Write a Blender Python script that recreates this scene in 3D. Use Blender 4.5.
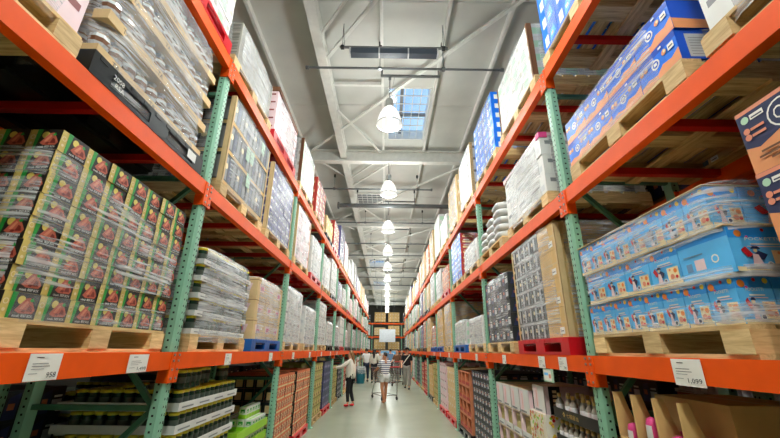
import bpy, math, random
from mathutils import Vector, Matrix, noise
R = math.radians
for o in list(bpy.data.objects): bpy.data.objects.remove(o)
SC = bpy.context.scene
COL = SC.collection
EYE = 1.55
# ---------------------------------------------------------------- camera
cam = bpy.data.cameras.new('camera'); cam.sensor_width = 36; cam.lens = 363.6/780*36; cam.clip_start = .05
camo = bpy.data.objects.new('camera', cam); COL.objects.link(camo)
camo.matrix_world = Matrix.Translation((0, 0, EYE)) @ Matrix.Rotation(R(-.3), 4, 'Z') @ Matrix.Rotation(R(90+19.9), 4, 'X') @ Matrix.Rotation(R(.6), 4, 'Z')
SC.camera = camo
# ---------------------------------------------------------------- sky seen through the roof lights
w = bpy.data.worlds.new('sky'); SC.world = w; w.use_nodes = True
nt = w.node_tree; bg = nt.nodes['Background']
tc = nt.nodes.new('ShaderNodeTexCoord'); nz = nt.nodes.new('ShaderNodeTexNoise'); cr = nt.nodes.new('ShaderNodeValToRGB')
nz.inputs['Scale'].default_value = 3; nz.inputs['Detail'].default_value = 5
cr.color_ramp.elements[0].position = .4; cr.color_ramp.elements[0].color = (.10, .36, .72, 1)
cr.color_ramp.elements[1].position = .72; cr.color_ramp.elements[1].color = (.75, .88, 1, 1)
nt.links.new(tc.outputs['Generated'], nz.inputs['Vector']); nt.links.new(nz.outputs['Fac'], cr.inputs['Fac']); nt.links.new(cr.outputs['Color'], bg.inputs['Color'])
bg.inputs['Strength'].default_value = 1.1
# ---------------------------------------------------------------- exposure
SC.view_settings.view_transform = 'Standard'; SC.view_settings.look = 'None'; SC.view_settings.gamma = 1
SC.view_settings.use_curve_mapping = False
SC.view_settings.exposure = 0.35
SC.cycles.max_bounces = 7; SC.cycles.diffuse_bounces = 3; SC.cycles.glossy_bounces = 3
SC.cycles.transparent_max_bounces = 14; SC.cycles.use_denoising = True
SC.cycles.sample_clamp_indirect = 6; SC.cycles.caustics_reflective = False; SC.cycles.caustics_refractive = False
LAMP_W, UP_W, SIDE_W = 215.0, 125.0, 40.0
LAMP_Y0, LAMP_DY, LAMP_Z = 6.37, 3.54, 6.12
def point(x, y, z, watts, rad, down=0):
    l = bpy.data.lights.new('lamp_light', 'POINT'); l.energy = watts; l.shadow_soft_size = rad; l.color = (.96, 1, .955)
    o = bpy.data.objects.new('lamp_light', l); o.location = (x, y, z); COL.objects.link(o)
    if down:
        l = bpy.data.lights.new('lamp_downlight', 'SPOT'); l.energy = down; l.shadow_soft_size = rad; l.color = (.96, 1, .955); l.spot_size = R(160); l.spot_blend = .5
        o = bpy.data.objects.new('lamp_downlight', l); o.location = (x, y, z); COL.objects.link(o)
for k in range(-3, 12): point(0, LAMP_Y0+k*LAMP_DY, LAMP_Z-.06, UP_W, .2, LAMP_W)      # the aisle's own lamps
for sx in (-1, 1):                                                                  # lamps of the next aisles
    for k in range(-1, 5): point(sx*6.8, 3+k*7.1, LAMP_Z, SIDE_W, .25)

# ================================================================ materials
def s2l(c): return tuple(((v/255)/12.92 if v/255 <= .04045 else ((v/255+.055)/1.055)**2.4) for v in c)+(1,)
CD = dict(green_steel=((134,184,156),.42), dark_green_steel=((70,122,96),.5), orange=((240,86,0),.5), red_beam=((190,26,12),.4),
 zinc=((170,172,170),.35,.9), hole=((14,24,20),.8), card=((214,176,114),.8), card_light=((216,186,136),.8), card_dark=((140,100,58),.85), tape=((206,176,120),.35),
 white=((218,218,214),.5), paper=((238,236,228),.6), black=((14,15,15),.45), charcoal=((40,44,46),.5), grey=((128,130,132),.5), lightgrey=((196,198,200),.5),
 text=((35,35,38),.6), gold=((214,190,104),.45), print_green=((36,152,62),.4), meat_dark=((34,30,26),.42), meat=((186,92,70),.5), meat_light=((214,130,100),.5), meat_deep=((120,36,26),.5), potato=((222,200,96),.5),
 white_ink=((235,235,228),.5), sky_blue=((92,190,250),.35), mid_blue=((8,114,236),.35), deep_blue=((0,76,196),.35), navy=((30,44,84),.4), peach=((228,150,96),.45), salmon=((226,140,110),.45),
 cream=((236,216,170),.5), ball_orange=((234,130,40),.4), ball_yellow=((238,206,60),.4), red=((206,28,40),.4), pink=((232,150,176),.5), pale_pink=((236,208,212),.5), magenta=((214,60,130),.5),
 plastic_red=((204,20,34),.3), plastic_blue=((24,96,176),.3), plastic_black=((18,22,22),.3), jar_green=((24,52,36),.2), jar_dark=((34,30,26),.2), lid_yellow=((226,206,40),.3), jar_label=((66,78,68),.5),
 lid_gold=((196,160,80),.3), bottle_white=((226,222,222),.25), bottle_body=((150,142,130),.15), orange_print=((226,120,72),.5), red_print=((176,50,36),.5), copper=((206,128,90),.5), olive=((168,160,80),.6), lime=((150,206,40),.45),
 product_blue=((48,56,96),.4), violet=((96,92,150),.4), news=((176,172,162),.6), brown=((112,70,40),.7), burgundy=((128,36,36),.5), mint=((178,214,186),.5), flower_white=((240,232,214),.5), clear_plastic=((205,212,214),.12),
 concrete=((150,157,136),.27), ceiling=((210,211,205),.7), steel_white=((232,232,226),.5), wall=((92,90,84),.8), pipe=((120,124,126),.35,.6), heater=((62,72,84),.4), lamp_can=((200,200,196),.3,.7),
 skin=((214,160,128),.55), tan_skin=((190,128,92),.55), hair_black=((22,18,18),.5), hair_brown=((142,98,58),.55), cloth_cream=((232,226,212),.85), cloth_black=((20,20,24),.85), cloth_white=((232,232,232),.85), stripe_navy=((36,52,100),.85),
 cloth_grey=((150,148,140),.85), cloth_jeans=((36,46,70),.85), cloth_blue=((110,150,190),.85), cloth_brown=((120,84,60),.85), shoe_red=((214,20,36),.4), shoe_dark=((40,36,34),.5), bin_teal=((30,112,128),.4), rubber=((30,30,30),.6), chrome=((150,154,160),.22,1.0), print_blue=((40,150,236),.35), lime_film=((170,214,60),.4),
 screen_white=((225,230,236),.4))
_M = {}
def nodes(m):
    m.use_nodes = True; return m.node_tree.nodes, m.node_tree.links, m.node_tree.nodes['Principled BSDF']
def mat(n):
    if n in _M: return _M[n]
    m = bpy.data.materials.new(n); _M[n] = m
    N, L, B = nodes(m)
    def new(t, **kw):
        x = N.new(t)
        for k, v in kw.items(): x.inputs[k].default_value = v
        return x
    tc = N.new('ShaderNodeTexCoord')
    if n in ('wood', 'wood_dark', 'wood_cross'):
        mp = new('ShaderNodeMapping'); mp.inputs['Scale'].default_value = (14, 1.2, 14) if n == 'wood_cross' else (1.2, 14, 14)
        nz = new('ShaderNodeTexNoise', Scale=3.0, Detail=5.0, Roughness=.6, Distortion=.8); oi = N.new('ShaderNodeObjectInfo')
        cr = N.new('ShaderNodeValToRGB'); e = cr.color_ramp.elements
        a, b = ((186,144,88), (240,208,150)) if n != 'wood_dark' else ((96,66,38), (168,126,78))
        e[0].position = .3; e[0].color = s2l(a); e[1].position = .62; e[1].color = s2l(b)
        hs = N.new('ShaderNodeHueSaturation'); mr = new('ShaderNodeMapRange'); mr.inputs['To Min'].default_value = .72; mr.inputs['To Max'].default_value = 1.1
        L.new(tc.outputs['Object'], mp.inputs['Vector']); L.new(mp.outputs['Vector'], nz.inputs['Vector']); L.new(nz.outputs['Fac'], cr.inputs['Fac'])
        L.new(oi.outputs['Random'], mr.inputs['Value']); L.new(mr.outputs['Result'], hs.inputs['Value']); L.new(cr.outputs['Color'], hs.inputs['Color'])
        L.new(hs.outputs['Color'], B.inputs['Base Color']); B.inputs['Roughness'].default_value = .75
        bp = new('ShaderNodeBump', Strength=.25, Distance=.003); L.new(nz.outputs['Fac'], bp.inputs['Height']); L.new(bp.outputs['Normal'], B.inputs['Normal'])
        return m
    if n in ('film_clear', 'film_cloudy', 'film_shiny'):
        cl = n == 'film_cloudy'
        mp = new('ShaderNodeMapping'); mp.inputs['Scale'].default_value = (1.3, 1.3, 28); mp.inputs['Rotation'].default_value = (.12, .22, 0)
        nz = new('ShaderNodeTexNoise', Scale=2.0, Detail=7.0, Roughness=.65, Distortion=.7)
        n2 = new('ShaderNodeTexNoise', Scale=2.6, Detail=3.0, Distortion=.6)
        m1 = new('ShaderNodeMapRange'); m1.inputs['From Min'].default_value = .42; m1.inputs['From Max'].default_value = .66
        m2 = new('ShaderNodeMapRange'); m2.inputs['From Min'].default_value = .36; m2.inputs['From Max'].default_value = .62
        ad = N.new('ShaderNodeMath'); ad.operation = 'MULTIPLY'
        mr = new('ShaderNodeMapRange'); mr.inputs['To Min'].default_value = .26 if cl else .17 if n == 'film_shiny' else .07; mr.inputs['To Max'].default_value = .85 if cl else .8 if n == 'film_shiny' else .75  # white streaks in the opacity stand in for glints on the wrap
        tr = N.new('ShaderNodeBsdfTransparent'); mx = N.new('ShaderNodeMixShader')
        tr.inputs['Color'].default_value = (.97, .975, .98, 1)
        L.new(tc.outputs['Object'], mp.inputs['Vector']); L.new(mp.outputs['Vector'], nz.inputs['Vector']); L.new(tc.outputs['Object'], n2.inputs['Vector'])
        L.new(nz.outputs['Fac'], m1.inputs['Value']); L.new(n2.outputs['Fac'], m2.inputs['Value']); L.new(m1.outputs['Result'], ad.inputs[0]); L.new(m2.outputs['Result'], ad.inputs[1]); L.new(ad.outputs[0], mr.inputs['Value'])
        L.new(mr.outputs['Result'], mx.inputs['Fac']); L.new(tr.outputs['BSDF'], mx.inputs[1]); L.new(B.outputs['BSDF'], mx.inputs[2])
        B.inputs['Base Color'].default_value = (.8, .81, .82, 1); B.inputs['Roughness'].default_value = .27 if n != 'film_shiny' else .14
        bp = new('ShaderNodeBump', Strength=.5, Distance=.012); L.new(nz.outputs['Fac'], bp.inputs['Height']); L.new(bp.outputs['Normal'], B.inputs['Normal'])
        L.new(mx.outputs['Shader'], N['Material Output'].inputs['Surface']); return m
    if n == 'lamp_glass':
        em = new('ShaderNodeEmission', Color=(1, .97, .9, 1), Strength=1.4); tr = N.new('ShaderNodeBsdfTransparent'); mx = new('ShaderNodeMixShader', Fac=.45)
        L.new(tr.outputs['BSDF'], mx.inputs[1]); L.new(em.outputs['Emission'], mx.inputs[2]); L.new(mx.outputs['Shader'], N['Material Output'].inputs['Surface']); return m
    if n == 'lamp_bulb':
        em = new('ShaderNodeEmission', Color=(1, .97, .9, 1), Strength=9.0); L.new(em.outputs['Emission'], N['Material Output'].inputs['Surface']); return m
    if n == 'roof_glass':
        tr = new('ShaderNodeBsdfTransparent', Color=(.85, .93, 1, 1)); gl = new('ShaderNodeBsdfGlossy', Roughness=.1); mx = new('ShaderNodeMixShader', Fac=.06)
        L.new(tr.outputs['BSDF'], mx.inputs[1]); L.new(gl.outputs['BSDF'], mx.inputs[2]); L.new(mx.outputs['Shader'], N['Material Output'].inputs['Surface']); return m
    if n == 'stripes':
        sp = N.new('ShaderNodeSeparateXYZ'); mu = N.new('ShaderNodeMath'); mu.operation = 'MULTIPLY'; mu.inputs[1].default_value = 1/.058
        fr = N.new('ShaderNodeMath'); fr.operation = 'FRACT'; gt = N.new('ShaderNodeMath'); gt.operation = 'GREATER_THAN'; gt.inputs[1].default_value = .58
        mc = N.new('ShaderNodeMixRGB'); mc.inputs[1].default_value = s2l((236,236,238)); mc.inputs[2].default_value = s2l((40,56,110))
        L.new(tc.outputs['Object'], sp.inputs[0]); L.new(sp.outputs['Z'], mu.inputs[0]); L.new(mu.outputs[0], fr.inputs[0]); L.new(fr.outputs[0], gt.inputs[0]); L.new(gt.outputs[0], mc.inputs[0]); L.new(mc.outputs[0], B.inputs['Base Color'])
        B.inputs['Roughness'].default_value = .85; return m
    v = CD[n]; B.inputs['Roughness'].default_value = v[1]
    if n in ('orange', 'red_beam'): B.inputs['Specular IOR Level'].default_value = .25
    if len(v) > 2: B.inputs['Metallic'].default_value = v[2]
    nz = new('ShaderNodeTexNoise', Scale={'concrete': .7, 'ceiling': 1.1}.get(n, 7.0), Detail=5.0)
    hs = new('ShaderNodeHueSaturation', Color=s2l(v[0])); mr = new('ShaderNodeMapRange')
    a = {'concrete': .13, 'ceiling': .10, 'card': .14, 'card_light': .12, 'orange': .07}.get(n, .08)
    mr.inputs['From Min'].default_value = .25; mr.inputs['From Max'].default_value = .75; mr.inputs['To Min'].default_value = 1-a; mr.inputs['To Max'].default_value = 1+a
    L.new(tc.outputs['Object'], nz.inputs['Vector']); L.new(nz.outputs['Fac'], mr.inputs['Value']); L.new(mr.outputs['Result'], hs.inputs['Value']); L.new(hs.outputs['Color'], B.inputs['Base Color'])
    if n in ('concrete', 'ceiling', 'wall', 'clear_plastic'):
        bp = new('ShaderNodeBump', Strength=.15 if n != 'ceiling' else .5, Distance=.01 if n != 'ceiling' else .04); L.new(nz.outputs['Fac'], bp.inputs['Height']); L.new(bp.outputs['Normal'], B.inputs['Normal'])
    return m

# ================================================================ mesh building
_T = {}
def textgeo(s):
    if s not in _T:
        c = bpy.data.curves.new('t', 'FONT'); c.body = s; c.resolution_u = 2
        o = bpy.data.objects.new('t', c); me = o.to_mesh()
        vs = [(v.co.x, v.co.y) for v in me.vertices]; fs = [tuple(p.vertices) for p in me.polygons]
        o.to_mesh_clear(); bpy.data.objects.remove(o); bpy.data.curves.remove(c)
        if not vs: vs, fs = [(0, 0), (1, 0), (1, 1), (0, 1)], [(0, 1, 2, 3)]
        x0 = min(v[0] for v in vs); x1 = max(v[0] for v in vs); y0 = min(v[1] for v in vs); y1 = max(v[1] for v in vs)
        _T[s] = ([((x-x0)/(y1-y0), (y-y0)/(y1-y0)) for x, y in vs], fs, (x1-x0)/(y1-y0))
    return _T[s]
class Paint:
    def __init__(s, mb, O, U, V, N): s.mb, s.O, s.U, s.V, s.N, s.k = mb, Vector(O), Vector(U), Vector(V), Vector(N), 0
    def P(s, u, v, off): return s.O+s.U*u+s.V*v+s.N*off
    def poly(s, pts, m, off=None):
        s.k += 1; off = off or .0006+.0003*s.k
        s.mb.face([s.P(u, v, off) for u, v in pts], m)
    def rect(s, a, b, c, d, m): s.poly([(a, b), (c, b), (c, d), (a, d)], m)
    def ell(s, cx, cy, rx, ry, m, n=10): s.poly([(cx+rx*math.cos(6.2832*i/n), cy+ry*math.sin(6.2832*i/n)) for i in range(n)], m)
    def disc(s, cx, cy, r, m, n=10):            # r relative to V
        s.ell(cx, cy, r*s.V.length/s.U.length, r, m, n)
    def text(s, t, x, y, h, m, w=None):
        vs, fs, ar = textgeo(t); s.k += 1; off = .0006+.0003*s.k
        sx = h*s.V.length/s.U.length if w is None else w/ar
        b = len(s.mb.v); s.mb.v += [s.P(x+vx*sx, y+vy*h, off) for vx, vy in vs]
        mi = s.mb.mi(m)
        for f in fs: s.mb.f.append(tuple(b+i for i in f)); s.mb.m.append(mi)
class MB:
    def __init__(s): s.v, s.f, s.m, s.names, s.smooth = [], [], [], [], False
    def mi(s, m):
        if m not in s.names: s.names.append(m)
        return s.names.index(m)
    def face(s, pts, m):
        b = len(s.v); s.v += [Vector(p) for p in pts]; s.f.append(tuple(range(b, b+len(pts)))); s.m.append(s.mi(m))
    def box(s, x0, x1, y0, y1, z0, z1, m, skip='', bev=0):
        b = len(s.v)
        s.v += [Vector(p) for p in ((x0,y0,z0),(x1,y0,z0),(x1,y1,z0),(x0,y1,z0),(x0,y0,z1),(x1,y0,z1),(x1,y1,z1),(x0,y1,z1))]
        for k, q in dict(B=(0,3,2,1), T=(4,5,6,7), F=(0,1,5,4), R=(1,2,6,5), K=(2,3,7,6), L=(3,0,4,7)).items():
            if k not in skip: s.f.append(tuple(b+i for i in q)); s.m.append(s.mi(m))
        return s
    def side(s, k, x0, x1, y0, y1, z0, z1):
        w, d, h = x1-x0, y1-y0, z1-z0
        if k == 'F': return Paint(s, (x0,y0,z0), (w,0,0), (0,0,h), (0,-1,0))
        if k == 'L': return Paint(s, (x0,y1,z0), (0,-d,0), (0,0,h), (-1,0,0))
        if k == 'R': return Paint(s, (x1,y0,z0), (0,d,0), (0,0,h), (1,0,0))
        if k == 'K': return Paint(s, (x1,y1,z0), (-w,0,0), (0,0,h), (0,1,0))
        return Paint(s, (x0,y0,z1), (w,0,0), (0,d,0), (0,0,1))
    def bar(s, a, b, r, m, n=6, r2=None):
        a, b = Vector(a), Vector(b); d = (b-a).normalized(); u = d.orthogonal().normalized(); w = d.cross(u); i0 = len(s.v); r2 = r if r2 is None else r2
        for p, q in ((a, r), (b, r2)): s.v += [p+(u*math.cos(6.2832*i/n)+w*math.sin(6.2832*i/n))*q for i in range(n)]
        k = s.mi(m)
        for i in range(n): s.f.append((i0+i, i0+(i+1) % n, i0+n+(i+1) % n, i0+n+i)); s.m.append(k)
        s.f.append(tuple(i0+n-1-i for i in range(n))); s.m.append(k); s.f.append(tuple(i0+n+i for i in range(n))); s.m.append(k)
        return s
    def beam(s, a, b, wd, ht, m, up=(0,0,1)):
        a, b = Vector(a), Vector(b); d = (b-a).normalized(); u = d.cross(Vector(up)).normalized(); v = u.cross(d); i0 = len(s.v)
        for p in (a, b): s.v += [p+u*wd/2*i+v*ht/2*j for i, j in ((-1,-1),(1,-1),(1,1),(-1,1))]
        k = s.mi(m)
        for q in ((0,1,5,4),(1,2,6,5),(2,3,7,6),(3,0,4,7),(3,2,1,0),(4,5,6,7)): s.f.append(tuple(i0+i for i in q)); s.m.append(k)
        return s
    def lathe(s, prof, n=10, c=(0,0,0)):        # prof: (r, z, material of the band above)
        i0 = len(s.v)
        for r, z, m in prof: s.v += [Vector((c[0]+r*math.cos(6.2832*i/n), c[1]+r*math.sin(6.2832*i/n), c[2]+z)) for i in range(n)]
        for j in range(len(prof)-1):
            if prof[j][2] is None: continue
            k = s.mi(prof[j][2])
            for i in range(n): s.f.append((i0+j*n+i, i0+j*n+(i+1) % n, i0+(j+1)*n+(i+1) % n, i0+(j+1)*n+i)); s.m.append(k)
        return s
    def prism(s, pts, y0, y1, m):               # outline in xz, extruded along y
        n = len(pts); b = len(s.v); s.v += [Vector((x, y0, z)) for x, z in pts]+[Vector((x, y1, z)) for x, z in pts]; k = s.mi(m)
        s.f.append(tuple(b+i for i in range(n))); s.m.append(k); s.f.append(tuple(b+n+n-1-i for i in range(n))); s.m.append(k)
        for i in range(n): j = (i+1) % n; s.f.append((b+i, b+n+i, b+n+j, b+j)); s.m.append(k)
        return s
    def mesh(s, name='m', smooth=None):
        me = bpy.data.meshes.new(name); me.from_pydata([tuple(v) for v in s.v], [], s.f)
        for n in s.names: me.materials.append(mat(n))
        me.polygons.foreach_set('material_index', s.m)
        if smooth or (smooth is None and s.smooth): me.polygons.foreach_set('use_smooth', [True]*len(s.f))
        me.update(); return me
def obj(name, me, parent=None, loc=(0,0,0), rz=0, **props):
    if isinstance(me, MB): me = me.mesh(name)
    o = bpy.data.objects.new(name, me); COL.objects.link(o); o.location = loc; o.rotation_euler = (0, 0, rz)
    if parent: o.parent = parent
    for k, v in props.items(): o[k] = v
    return o
def thing(name, label, cat, loc=(0,0,0), rz=0, group=None, me=None):
    o = obj(name, me, None, loc, rz); o['label'] = label; o['category'] = cat
    if group: o['group'] = group
    return o
_C = {}
def cached(key, fn, smooth=None):
    if key not in _C: _C[key] = fn().mesh(str(key[0] if isinstance(key, tuple) else key), smooth)
    return _C[key]

# ================================================================ room
FX = 13.0; YA, YB = -7.0, 52.0; CZ = 7.45
room = obj('floor', MB().box(-FX, FX, YA, YB, -.1, 0, 'concrete'), kind='structure')
for nme, bx in (('wall_left', (-FX-.2, -FX, YA, YB, 0, CZ+.2)), ('wall_right', (FX, FX+.2, YA, YB, 0, CZ+.2)), ('wall_far', (-FX, FX, YB, YB+.2, 0, CZ+.2)), ('wall_back', (-FX, FX, YA-.2, YA, 0, CZ+.2))):
    obj(nme, MB().box(*bx, 'wall'), kind='structure')
PUR = [-FX]+[-1.38-1.19*k for k in range(6, 0, -1)]+[-1.38, -.17, 1.06, 2.2]+[2.2+1.2*k for k in range(1, 6)]+[FX]
BEAMY = [3.71+6.16*k for k in range(-1, 8)]
skies = {(8, 1.5): 1}
ceil = obj('ceiling', MB().box(-FX, FX, YA, YB, CZ+.25, CZ+.26, 'ceiling', 'BTFRKL'), kind='structure')   # carrier of the panels
ceil.data = MB().box(-FX, -FX+.05, YA, YB, CZ-.05, CZ+.2, 'ceiling').mesh('ceiling')
SKY = [(-.02, .98, 7.1, 9.3, 'blue'), (-1.28, -.27, 13.2, 14.9, 'grey'), (-1.28, -.27, 24.6, 26.6, 'blue'), (-1.28, -.27, 33.0, 35.0, 'blue')]
ys = [-7+2.95*k for k in range(21)]
def panel(x0, x1, y0, y1):
    m = MB(); g = .008; n = 3
    b = []
    m.box(x0+g, x1-g, y0+g, y1-g, CZ, CZ+.1, 'ceiling')
    m.box(x0+g+.02, x1-g-.02, y0+g+.02, y1-g-.02, CZ-.006, CZ, 'ceiling', 'T')
    return m
for i in range(len(PUR)-1):
    for j in range(20):
        x0, x1, y0, y1 = PUR[i], PUR[i+1], ys[j], min(ys[j+1], YB)
        segs = [(x0, x1, y0, y1)]
        for sx0, sx1, sy0, sy1, _ in SKY:
            if sx0 < x1-.02 and sx1 > x0+.02 and sy0 < y1 and sy1 > y0:
                segs = []
                if sy0 > y0: segs.append((x0, x1, y0, sy0))
                if sy1 < y1: segs.append((x0, x1, sy1, y1))
                a, b = max(y0, sy0), min(y1, sy1)
                segs += [(x0, sx0, a, b), (sx1, x1, a, b)]
        for q in segs:
            if q[1]-q[0] > .03 and q[3]-q[2] > .03: obj('ceiling_panel', panel(*q), ceil)
for n, (x0, x1, y0, y1, kind) in enumerate(SKY):
    fr = MB()
    for a in ((x0-.03, x0, y0, y1), (x1, x1+.03, y0, y1), (x0, x1, y0-.03, y0), (x0, x1, y1, y1+.03)): fr.box(*a, CZ-.02, CZ+.3, 'steel_white')
    sk = obj('window_%d' % (n+1), fr, kind='structure')
    g = MB(); nx = 5; ny = 7
    c = 'steel_white'
    for i in range(1, nx): g.beam((x0+(x1-x0)*i/nx, y0, CZ+.03), (x0+(x1-x0)*i/nx, y1, CZ+.03), .018, .018, c)
    for i in range(1, ny): g.beam((x0, y0+(y1-y0)*i/ny, CZ+.03), (x1, y0+(y1-y0)*i/ny, CZ+.03), .018, .018, c)
    obj('safety_mesh', g, sk)
    if kind == 'grey':
        g = MB(); 
        for i in range(9): g.beam((x0, y0+(y1-y0)*(i+.5)/9, CZ+.12), (x1, y0+(y1-y0)*(i+.5)/9, CZ+.12), .16, .02, 'grey')
        obj('louver', g, sk)
    else:
        g = MB(); 
        g.beam((x0+.33*(x1-x0), y0, CZ+.2), (x0+.33*(x1-x0), y1, CZ+.2), .08, .06, 'grey')
        g.beam((x0, y0+.6*(y1-y0), CZ+.2), (x1, y0+.6*(y1-y0), CZ+.2), .08, .06, 'grey')
        obj('glazing_bar', g, sk)
    obj('pane', MB().box(x0, x1, y0, y1, CZ+.26, CZ+.27, 'roof_glass'), sk)
# steel of the roof
def ibeam(a, b, wd, ht, m='steel_white'):
    g = MB(); a, b = Vector(a), Vector(b)
    g.beam(a+Vector((0,0,ht/2-.015)), b+Vector((0,0,ht/2-.015)), wd, .03, m); g.beam(a-Vector((0,0,ht/2-.015)), b-Vector((0,0,ht/2-.015)), wd, .03, m)
    g.beam(a, b, .03, ht-.06, m); return g
for y in BEAMY:
    t = obj('roof_beam', ibeam((-FX, 0, 0), (FX, 0, 0), .2, .38), loc=(0, y, 7.14), kind='structure')
girder = obj('roof_girder_beam', ibeam((0, YA, 0), (0, YB, 0), .19, .28), loc=(-1.38, 0, 7.2), kind='structure')
for x in PUR[1:-1]:
    if abs(x+1.38) < .1: continue
    obj('purlin_beam', MB().beam((0, YA, 0), (0, YB, 0), .055, .14, 'steel_white'), loc=(x, 0, 7.38), kind='structure')
bm = lambda a, b, w_=.065, h_=.05: MB().beam(a, b, w_, h_, 'steel_white')
for k, y in enumerate(BEAMY[:-1]):
    y1 = y+6.16
    obj('roof_brace_beam', bm((2.9, y+.1, 7.2), (-2.45, y1-.1, 7.2)), kind='structure')
    obj('roof_brace_beam', bm((.35, y+.1, 7.22), (-1.35, y+2.3, 7.22)), kind='structure')
    obj('roof_brace_beam', bm((-1.3, y1-2.2, 7.2), (-.25, y1-.2, 7.2), .045, .045), kind='structure')
    if k > 1: obj('roof_brace_beam', bm((-2.45, y+.1, 7.2), (-1.45, y+1.5, 7.2), .045, .045), kind='structure')
    obj('roof_brace_beam', bm((-1.3, y+1.6, 7.22), (-.25, y+.2, 7.22), .045, .045), kind='structure')
    obj('strut_beam', bm((-1.3, y+3.1, 7.3), (-.2, y+3.1, 7.3), .06, .08), kind='structure')
def pipe(y, z, x0, x1, r, m='pipe', label='', hang=(), name='sprinkler_pipe'):
    g = MB().bar((x0, 0, 0), (x1, 0, 0), r, m, 8)
    for e in (x0, x1): g.bar((e-.03, 0, 0), (e+.03, 0, 0), r*1.7, m, 8)
    t = thing(name, label, 'pipe', (0, y, z), me=g.mesh(name))
    for x in hang:
        h = MB().bar((x, 0, 0), (x, 0, 7.4-z), .007, m, 5); h.bar((x, 0, -.03), (x, 0, .03), r*1.8, m, 8)
        h.box(x-.03, x+.03, -.03, .03, 7.3-z, 7.4-z, 'charcoal'); obj('hanger', h, t)
    return t
pipe(5.7, 6.75, -1.62, 2.2, .022, label='thin sprinkler pipe hung across the aisle between camera side heater and first lamp', hang=(-.2, 1.05))
pipe(11.6, 6.85, -2.5, 1.5, .03, label='thin grey pipe across the aisle just beyond the nearest roof beam', hang=(-1.9, 1.0))
pipe(12.9, 6.75, -1.9, 3.0, .085, label='thick grey pipe crossing the aisle beside the louvred roof light', hang=(-1.2, 1.0), name='main_pipe')
pipe(15.0, 6.8, -3.0, 3.0, .03, label='thin pipe crossing the aisle just past the thick grey pipe', hang=(-1.0, 1.5))
for i, y in enumerate((18.3, 20.8, 24.2, 27.6, 31.2)):
    pipe(y, 6.8, -3, 3, .035, label='grey pipe across the aisle above the %s lamp from the camera' % ('fifth', 'sixth', 'seventh', 'eighth', 'ninth')[i], hang=(-.9, 1.2))
for y, nm, xa, xb in ((5.28, 'long dark suspended heater tube in a frame before the first lamp', -.74, .87), (4.05, 'dark suspended heater tube at the top edge of the photo', -.95, 1.5)):
    t = thing('suspended_heater', nm, 'heater', (0, y, 6.72))
    g = MB(); g.prism([(xa, -.06), (xb, -.06), (xb, .06), (xa, .06)], -.065, .065, 'heater'); obj('housing', g, t)
    for i in range(4):
        x = xa+(xb-xa)*i/3; obj('band', MB().box(x-.012, x+.012, -.07, .07, -.066, .066, 'lightgrey'), t)
    g = MB().beam((xa-.2, 0, .13), (xb+.2, 0, .13), .04, .03, 'pipe'); obj('rail', g, t)
    for x in (xa-.15, xb+.12):
        g = MB().bar((x, 0, .13), (x, 0, .7), .008, 'pipe', 5).bar((x, 0, .7), (x+.04, -.02, .13), .006, 'pipe', 4); g.box(x-.03, x+.03, -.03, .03, .1, .16, 'charcoal'); obj('hanger_wire', g, t)
# lamps
def lamp_parts():
    gl = MB().lathe([(.10, .20, 'lamp_glass'), (.15, .14, 'lamp_glass'), (.20, .05, 'lamp_glass'), (.235, -.06, 'lamp_glass'), (.255, -.16, 'lamp_glass'), (.262, -.19, None)], 20)
    can = MB().lathe([(.0, .44, 'lamp_can'), (.07, .43, 'lamp_can'), (.085, .38, 'lamp_can'), (.085, .24, 'lamp_can'), (.11, .2, 'lamp_can'), (.0, .199, None)], 14)
    blb = MB().lathe([(.0, .14, 'lamp_bulb'), (.04, .10, 'lamp_bulb'), (.055, .02, 'lamp_bulb'), (.04, -.04, 'lamp_bulb'), (.0, -.06, None)], 10)
    rim = MB().lathe([(.262, -.19, 'lamp_can'), (.270, -.19, 'lamp_can'), (.270, -.205, 'lamp_can'), (.262, -.205, 'lamp_can'), (.262, -.19, None)], 20)
    hk = MB().bar((0, 0, .43), (0, 0, 1.02), .012, 'pipe', 6).bar((.02, 0, .43), (.1, 0, 1.0), .005, 'pipe', 4)
    st = MB().beam((-.2, 0, 1.04), (1.08, 0, 1.04), .04, .05, 'pipe').box(-.03, .03, -.03, .03, .95, 1.04, 'pipe').box(-.19, -.15, -.015, .015, 1.04, 1.2, 'pipe').box(1.04, 1.07, -.015, .015, 1.04, 1.2, 'pipe')
    return [('shade', gl.mesh('shade', True)), ('ballast_housing', can.mesh('can', True)), ('bulb', blb.mesh('bulb', True)), ('rim', rim.mesh('rim')), ('stem', hk.mesh('stem')), ('bracket', st.mesh('bracket'))]
LP = lamp_parts()
for k in range(-1, 12):
    nm = ['behind the camera', 'nearest in view', 'second in the row', 'third in the row', 'fourth in the row', 'fifth in the row', 'sixth in the row', 'seventh in the row', 'eighth in the row', 'ninth in the row', 'tenth in the row', 'eleventh in the row', 'last in the row'][k+1]
    t = thing('high_bay_lamp', 'lit bell-shaped glass lamp hung over the aisle, '+nm, 'lamp', (0, LAMP_Y0+k*LAMP_DY, LAMP_Z), group='lamps over the aisle')
    for n, me in LP: obj(n, me, t)

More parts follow.
